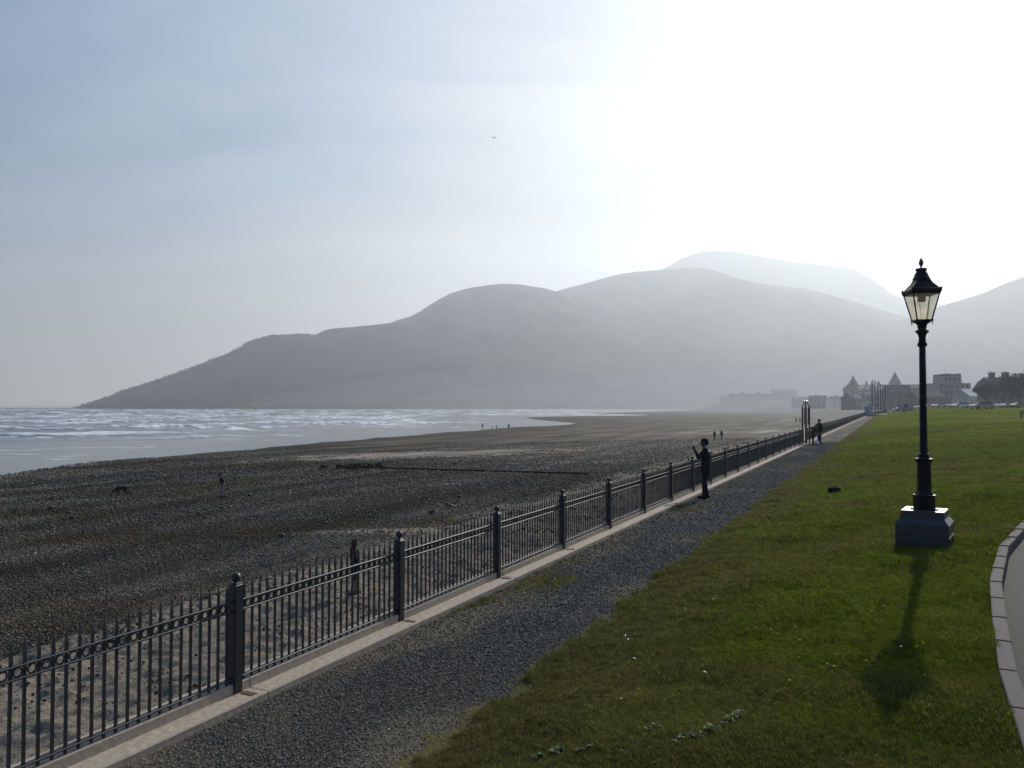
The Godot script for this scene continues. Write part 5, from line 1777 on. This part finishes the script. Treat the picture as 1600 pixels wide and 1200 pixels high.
	var spots := [[1.30, 5.75, 0, 0.10], [1.42, 5.83, 0, 0.11], [1.55, 5.92, 0, 0.09], [1.62, 6.02, 0, 0.10], [1.17, 5.66, 0, 0.12], [1.04, 5.62, 0, 0.11], [1.72, 6.12, 0, 0.08], [1.0, 5.95, 1, 0.10], [0.78, 5.60, 0, 0.11], [0.30, 5.78, 2, 0.09], [0.16, 5.72, 2, 0.08], [0.48, 5.74, 2, 0.08]]
	for i in spots.size():
		var q: Array = spots[i]
		for k in 2:
			var a2: float = q[0] + (0.055 + r.randfn() * 0.02) * k
			var b2: float = q[1] + (0.05 + r.randfn() * 0.03) * k
			leaf_plant(Vector3(a2, lawn_y(n_of(a2, b2), s_of(a2, b2)) + 0.01, -b2), wl[q[2]], 100 + i * 2 + k, q[3] * r.randf_range(0.4, 0.65), lm)
	# dandelions
	var stem := begin()
	tube(stem, [Vector3.ZERO, Vector3(0.004, 0.03, 0), Vector3(0.0, 0.062, 0.003)], [0.002, 0.002, 0.002], 5)
	var sm := done(stem)
	var fl := begin()
	lathe(fl, [Vector2(0.002, 0.0), Vector2(0.008, 0.003), Vector2(0.012, 0.007), Vector2(0.008, 0.010), Vector2(0.0, 0.011)], 10)
	var fm := done(fl)
	var ym := mat(0.42, 0.31, 0.012, 0.9)
	var gm := mat(0.06, 0.09, 0.02, 0.8)
	var made := 0
	while made < 34:
		d = 5.5 * pow(3.4, r.randf())
		x = d * r.randf_range(0.12, 0.56)
		if n_of(x, d) < 3.4 or road_side(x, d) > -0.25: continue
		if n1.get_noise_2d(x * 0.9 + 40.0, d * 0.9) < -0.02: continue
		var t := thing("dandelion", Vector3(x, lawn_y(n_of(x, d), s_of(x, d)), -d), r.randf() * TAU, "yellow dandelion flowering in the short grass", "flower", "dandelions in the lawn")
		put("stem", sm, gm, t)
		put("flower_head", fm, ym, t, Transform3D(Basis.from_euler(Vector3(r.randfn() * 0.2, 0, r.randfn() * 0.2)), Vector3(0, 0.06, 0.003)))
		made += 1
	# white feathers and scraps
	var fe := begin()
	fe.set_smooth_group(1)
	var rows := []
	for k in 6:
		var u := k / 5.0
		var wd := 0.016 * sin(PI * (u * 0.9 + 0.05))
		rows.append([Vector3(-wd, 0.012 * sin(u * 2.5) + wd * 0.5, u * 0.075), Vector3(0, 0.012 * sin(u * 2.5), u * 0.075), Vector3(wd, 0.012 * sin(u * 2.5) + wd * 0.5, u * 0.075)])
	for k in 5:
		for q in 2: face_out(fe, [rows[k][q], rows[k][q + 1], rows[k + 1][q + 1], rows[k + 1][q]], rows[k][q] - Vector3(0, 1, 0))
	var fmesh := done(fe)
	made = 0
	while made < 13:
		d = 6.5 * pow(3.2, r.randf())
		x = d * r.randf_range(0.08, 0.5)
		if n_of(x, d) < 2.5 or road_side(x, d) > -0.3: continue
		var o := put("feather", fmesh, M.white, null, Transform3D(Basis.from_euler(Vector3(r.randf_range(-0.6, 0.1), r.randf() * TAU, 0)).scaled(Vector3.ONE * 0.55), Vector3(x, lawn_y(n_of(x, d), s_of(x, d)) + 0.045, -d)))
		tag(o, "small white feather lying on the lawn", "feather", "feathers on the lawn")
		made += 1

func ground_cover() -> void:
	var r := RandomNumberGenerator.new()
	r.seed = 99
	# shingle on the beach
	var stones := [stone_mesh(1), stone_mesh(2, 0.25, 0.5), stone_mesh(3, 0.2, 0.7)]
	var sm := vcol(mat(1, 1, 1, 0.8))
	sm.metallic_specular = 0.22
	var xf := [[], [], []]
	var cl := [[], [], []]
	for i in 420000:
		var d := 15.0 * pow(9.5, pow(r.randf(), 0.9))
		var x := d * r.randf_range(-0.72, 0.40)
		var n := n_of(x, d)
		if n > -0.6: continue
		if n > -13.5 and r.randf() > 0.05 + 0.25 * smooth(0.15, 0.45, n1.get_noise_2d(x * 1.5, d * 1.5)): continue
		if n > -15.5 and r.randf() < 0.45 + n1.get_noise_2d(x, d): continue
		var y := beach_y(x, d)
		if y < SEA + 0.03 * r.randf(): continue
		var bs := bare(x, d)
		if r.randf() < bs * 0.93: continue
		y += n1.get_noise_2d(x * 0.25, d * 0.25) * 0.10 * smooth(10.0, 30.0, -n)
		y -= 0.08 * smooth(13.0, 14.5, -n)
		var s := (0.022 + 0.05 * pow(r.randf(), 2.5)) * clampf(d / 44.0, 0.65, 2.0)
		var k := i % 3
		xf[k].append(Transform3D(Basis.from_euler(Vector3(r.randfn() * 0.35, r.randf() * TAU, r.randfn() * 0.35)).scaled(Vector3(s, s * r.randf_range(0.7, 1.2), s)), Vector3(x, y + s * 0.25 + 0.03, -d)))
		var g := (0.042 + 0.125 * pow(r.randf(), 2.0)) * (1.0 + 0.7 * band(x, d))
		if r.randf() < 0.012: g = r.randf_range(0.2, 0.36)
		var c := Color(g * 1.12, g * 0.97, g * 0.77)
		c = c.lerp(Color(0.058, 0.042, 0.018), weed(x, d) * r.randf_range(0.2, 0.9))
		cl[k].append(c)
	for k in 3:
		scatter("shingle", stones[k], sm, xf[k], cl[k], ["rounded dark shingle covering the beach", "flat dark shingle covering the beach", "plump dark shingle covering the beach"][k], "shingle")
	# chippings on the path
	var chips := [stone_mesh(11, 0.4, 0.6, 5, 3), stone_mesh(12, 0.4, 0.5, 5, 3)]
	var cx := [[], []]
	var cc := [[], []]
	for i in 190000:
		var d := 4.0 * pow(15.0, pow(r.randf(), 1.25))
		var n := r.randf_range(0.27, 2.9)
		var x := (n - 0.0 + POST0.x * fn.x + POST0.y * fn.y - d * fn.y) / fn.x     # on the line out = n at distance d
		var s := s_of(x, d)
		var soil := smooth(0.0, 0.5, n1.get_noise_2d(s * 0.9, n * 2.0) * 1.2 + smooth(1.35, 0.3, n) * 0.6)
		if r.randf() < soil * 0.6: continue
		var ly := lawn_y(n, s)
		if ly > 0.07 * r.randf(): continue
		var z := r.randf_range(0.004, 0.0125) * clampf(d / 8.0, 0.85, 2.4)
		var k := i % 2
		cx[k].append(Transform3D(Basis.from_euler(Vector3(r.randf() * TAU, r.randf() * TAU, 0)).scaled(Vector3.ONE * z), Vector3(x, z * 0.3 - 0.006 + maxf(ly, n2.get_noise_2d(s * 0.8, n * 0.8) * 0.02), -d)))
		var g := 0.07 + 0.19 * pow(r.randf(), 1.6)
		if r.randf() < 0.02: g = r.randf_range(0.2, 0.45)
		var warm := r.randf()
		g *= 1.0 + 0.35 * soil
		warm = maxf(warm, soil)
		cc[k].append(Color(g * lerpf(1.04, 1.2, warm), g, g * lerpf(0.88, 0.7, warm)))
	for k in 2:
		scatter("gravel", chips[k], sm, cx[k], cc[k], ["dark slate chippings spread over the path", "flat slate chippings spread over the path"][k], "gravel")
	# grass
	var gm := vcol(mat(1, 1, 1, 0.6))
	gm.metallic_specular = 0.04
	gm.backlight_enabled = true
	gm.backlight = lin(0.85, 0.92, 0.5)
	var tufts := [tuft_mesh(1, 10, 0.05, 0.022, 0.006), tuft_mesh(2, 9, 0.042, 0.026, 0.007), tuft_mesh(3, 11, 0.066, 0.018, 0.006)]
	var gx := [[], [], []]
	var gc := [[], [], []]
	var rows := 0
	for i in 300000:
		var d := 3.6 * pow(22.0, pow(r.randf(), 0.95))
		var x := d * r.randf_range(-0.25, 0.72)
		var n := n_of(x, d)
		if n < 0.26 or n > 60.0: continue
		var s := s_of(x, d)
		var y := lawn_y(n, s)
		var big := 1.0
		if y < 0.012:
			# weeds in the gravel: along the coping's foot and in patches near the lawn
			var patch := n1.get_noise_2d(s * 0.8 + 33.0, n * 1.4)
			var edge := smooth(0.75, 0.3, n)
			if n > 1.1 or patch + edge * 0.2 < 0.34 or r.randf() < 0.5: continue
			y = -0.01
			big = 0.7
		if road_side(x, d) > -0.01 and d < 26.0: continue
		var c := lawn_colour(x, d) * r.randf_range(0.55, 1.75)
		if r.randf() < 0.2: c = c.lerp(Color(0.24, 0.21, 0.09), 0.7)
		var clump := n1.get_noise_2d(x * 3.0, d * 3.0)
		big *= 0.65 + 0.75 * pow(clampf(clump + 0.45, 0.0, 1.0), 1.5)
		big *= clampf(d / 9.0, 0.85, 2.4)
		var k := i % 3
		gx[k].append(Transform3D(Basis(Vector3.UP, r.randf() * TAU).scaled(Vector3(big * 1.15, big * clampf(1.1 - d * 0.022, 0.45, 0.95), big * 1.15)), Vector3(x, y, -d)))
		c.a = 1.0
		gc[k].append(c)
	for k in 3:
		scatter("grass", tufts[k], gm, gx[k], gc[k], ["short green grass growing on the lawn", "thin green grass growing on the lawn", "longer green grass growing on the lawn"][k], "grass")
	print("shingle ", xf[0].size() * 3, " gravel ", cx[0].size() * 2, " grass ", gx[0].size() * 3)
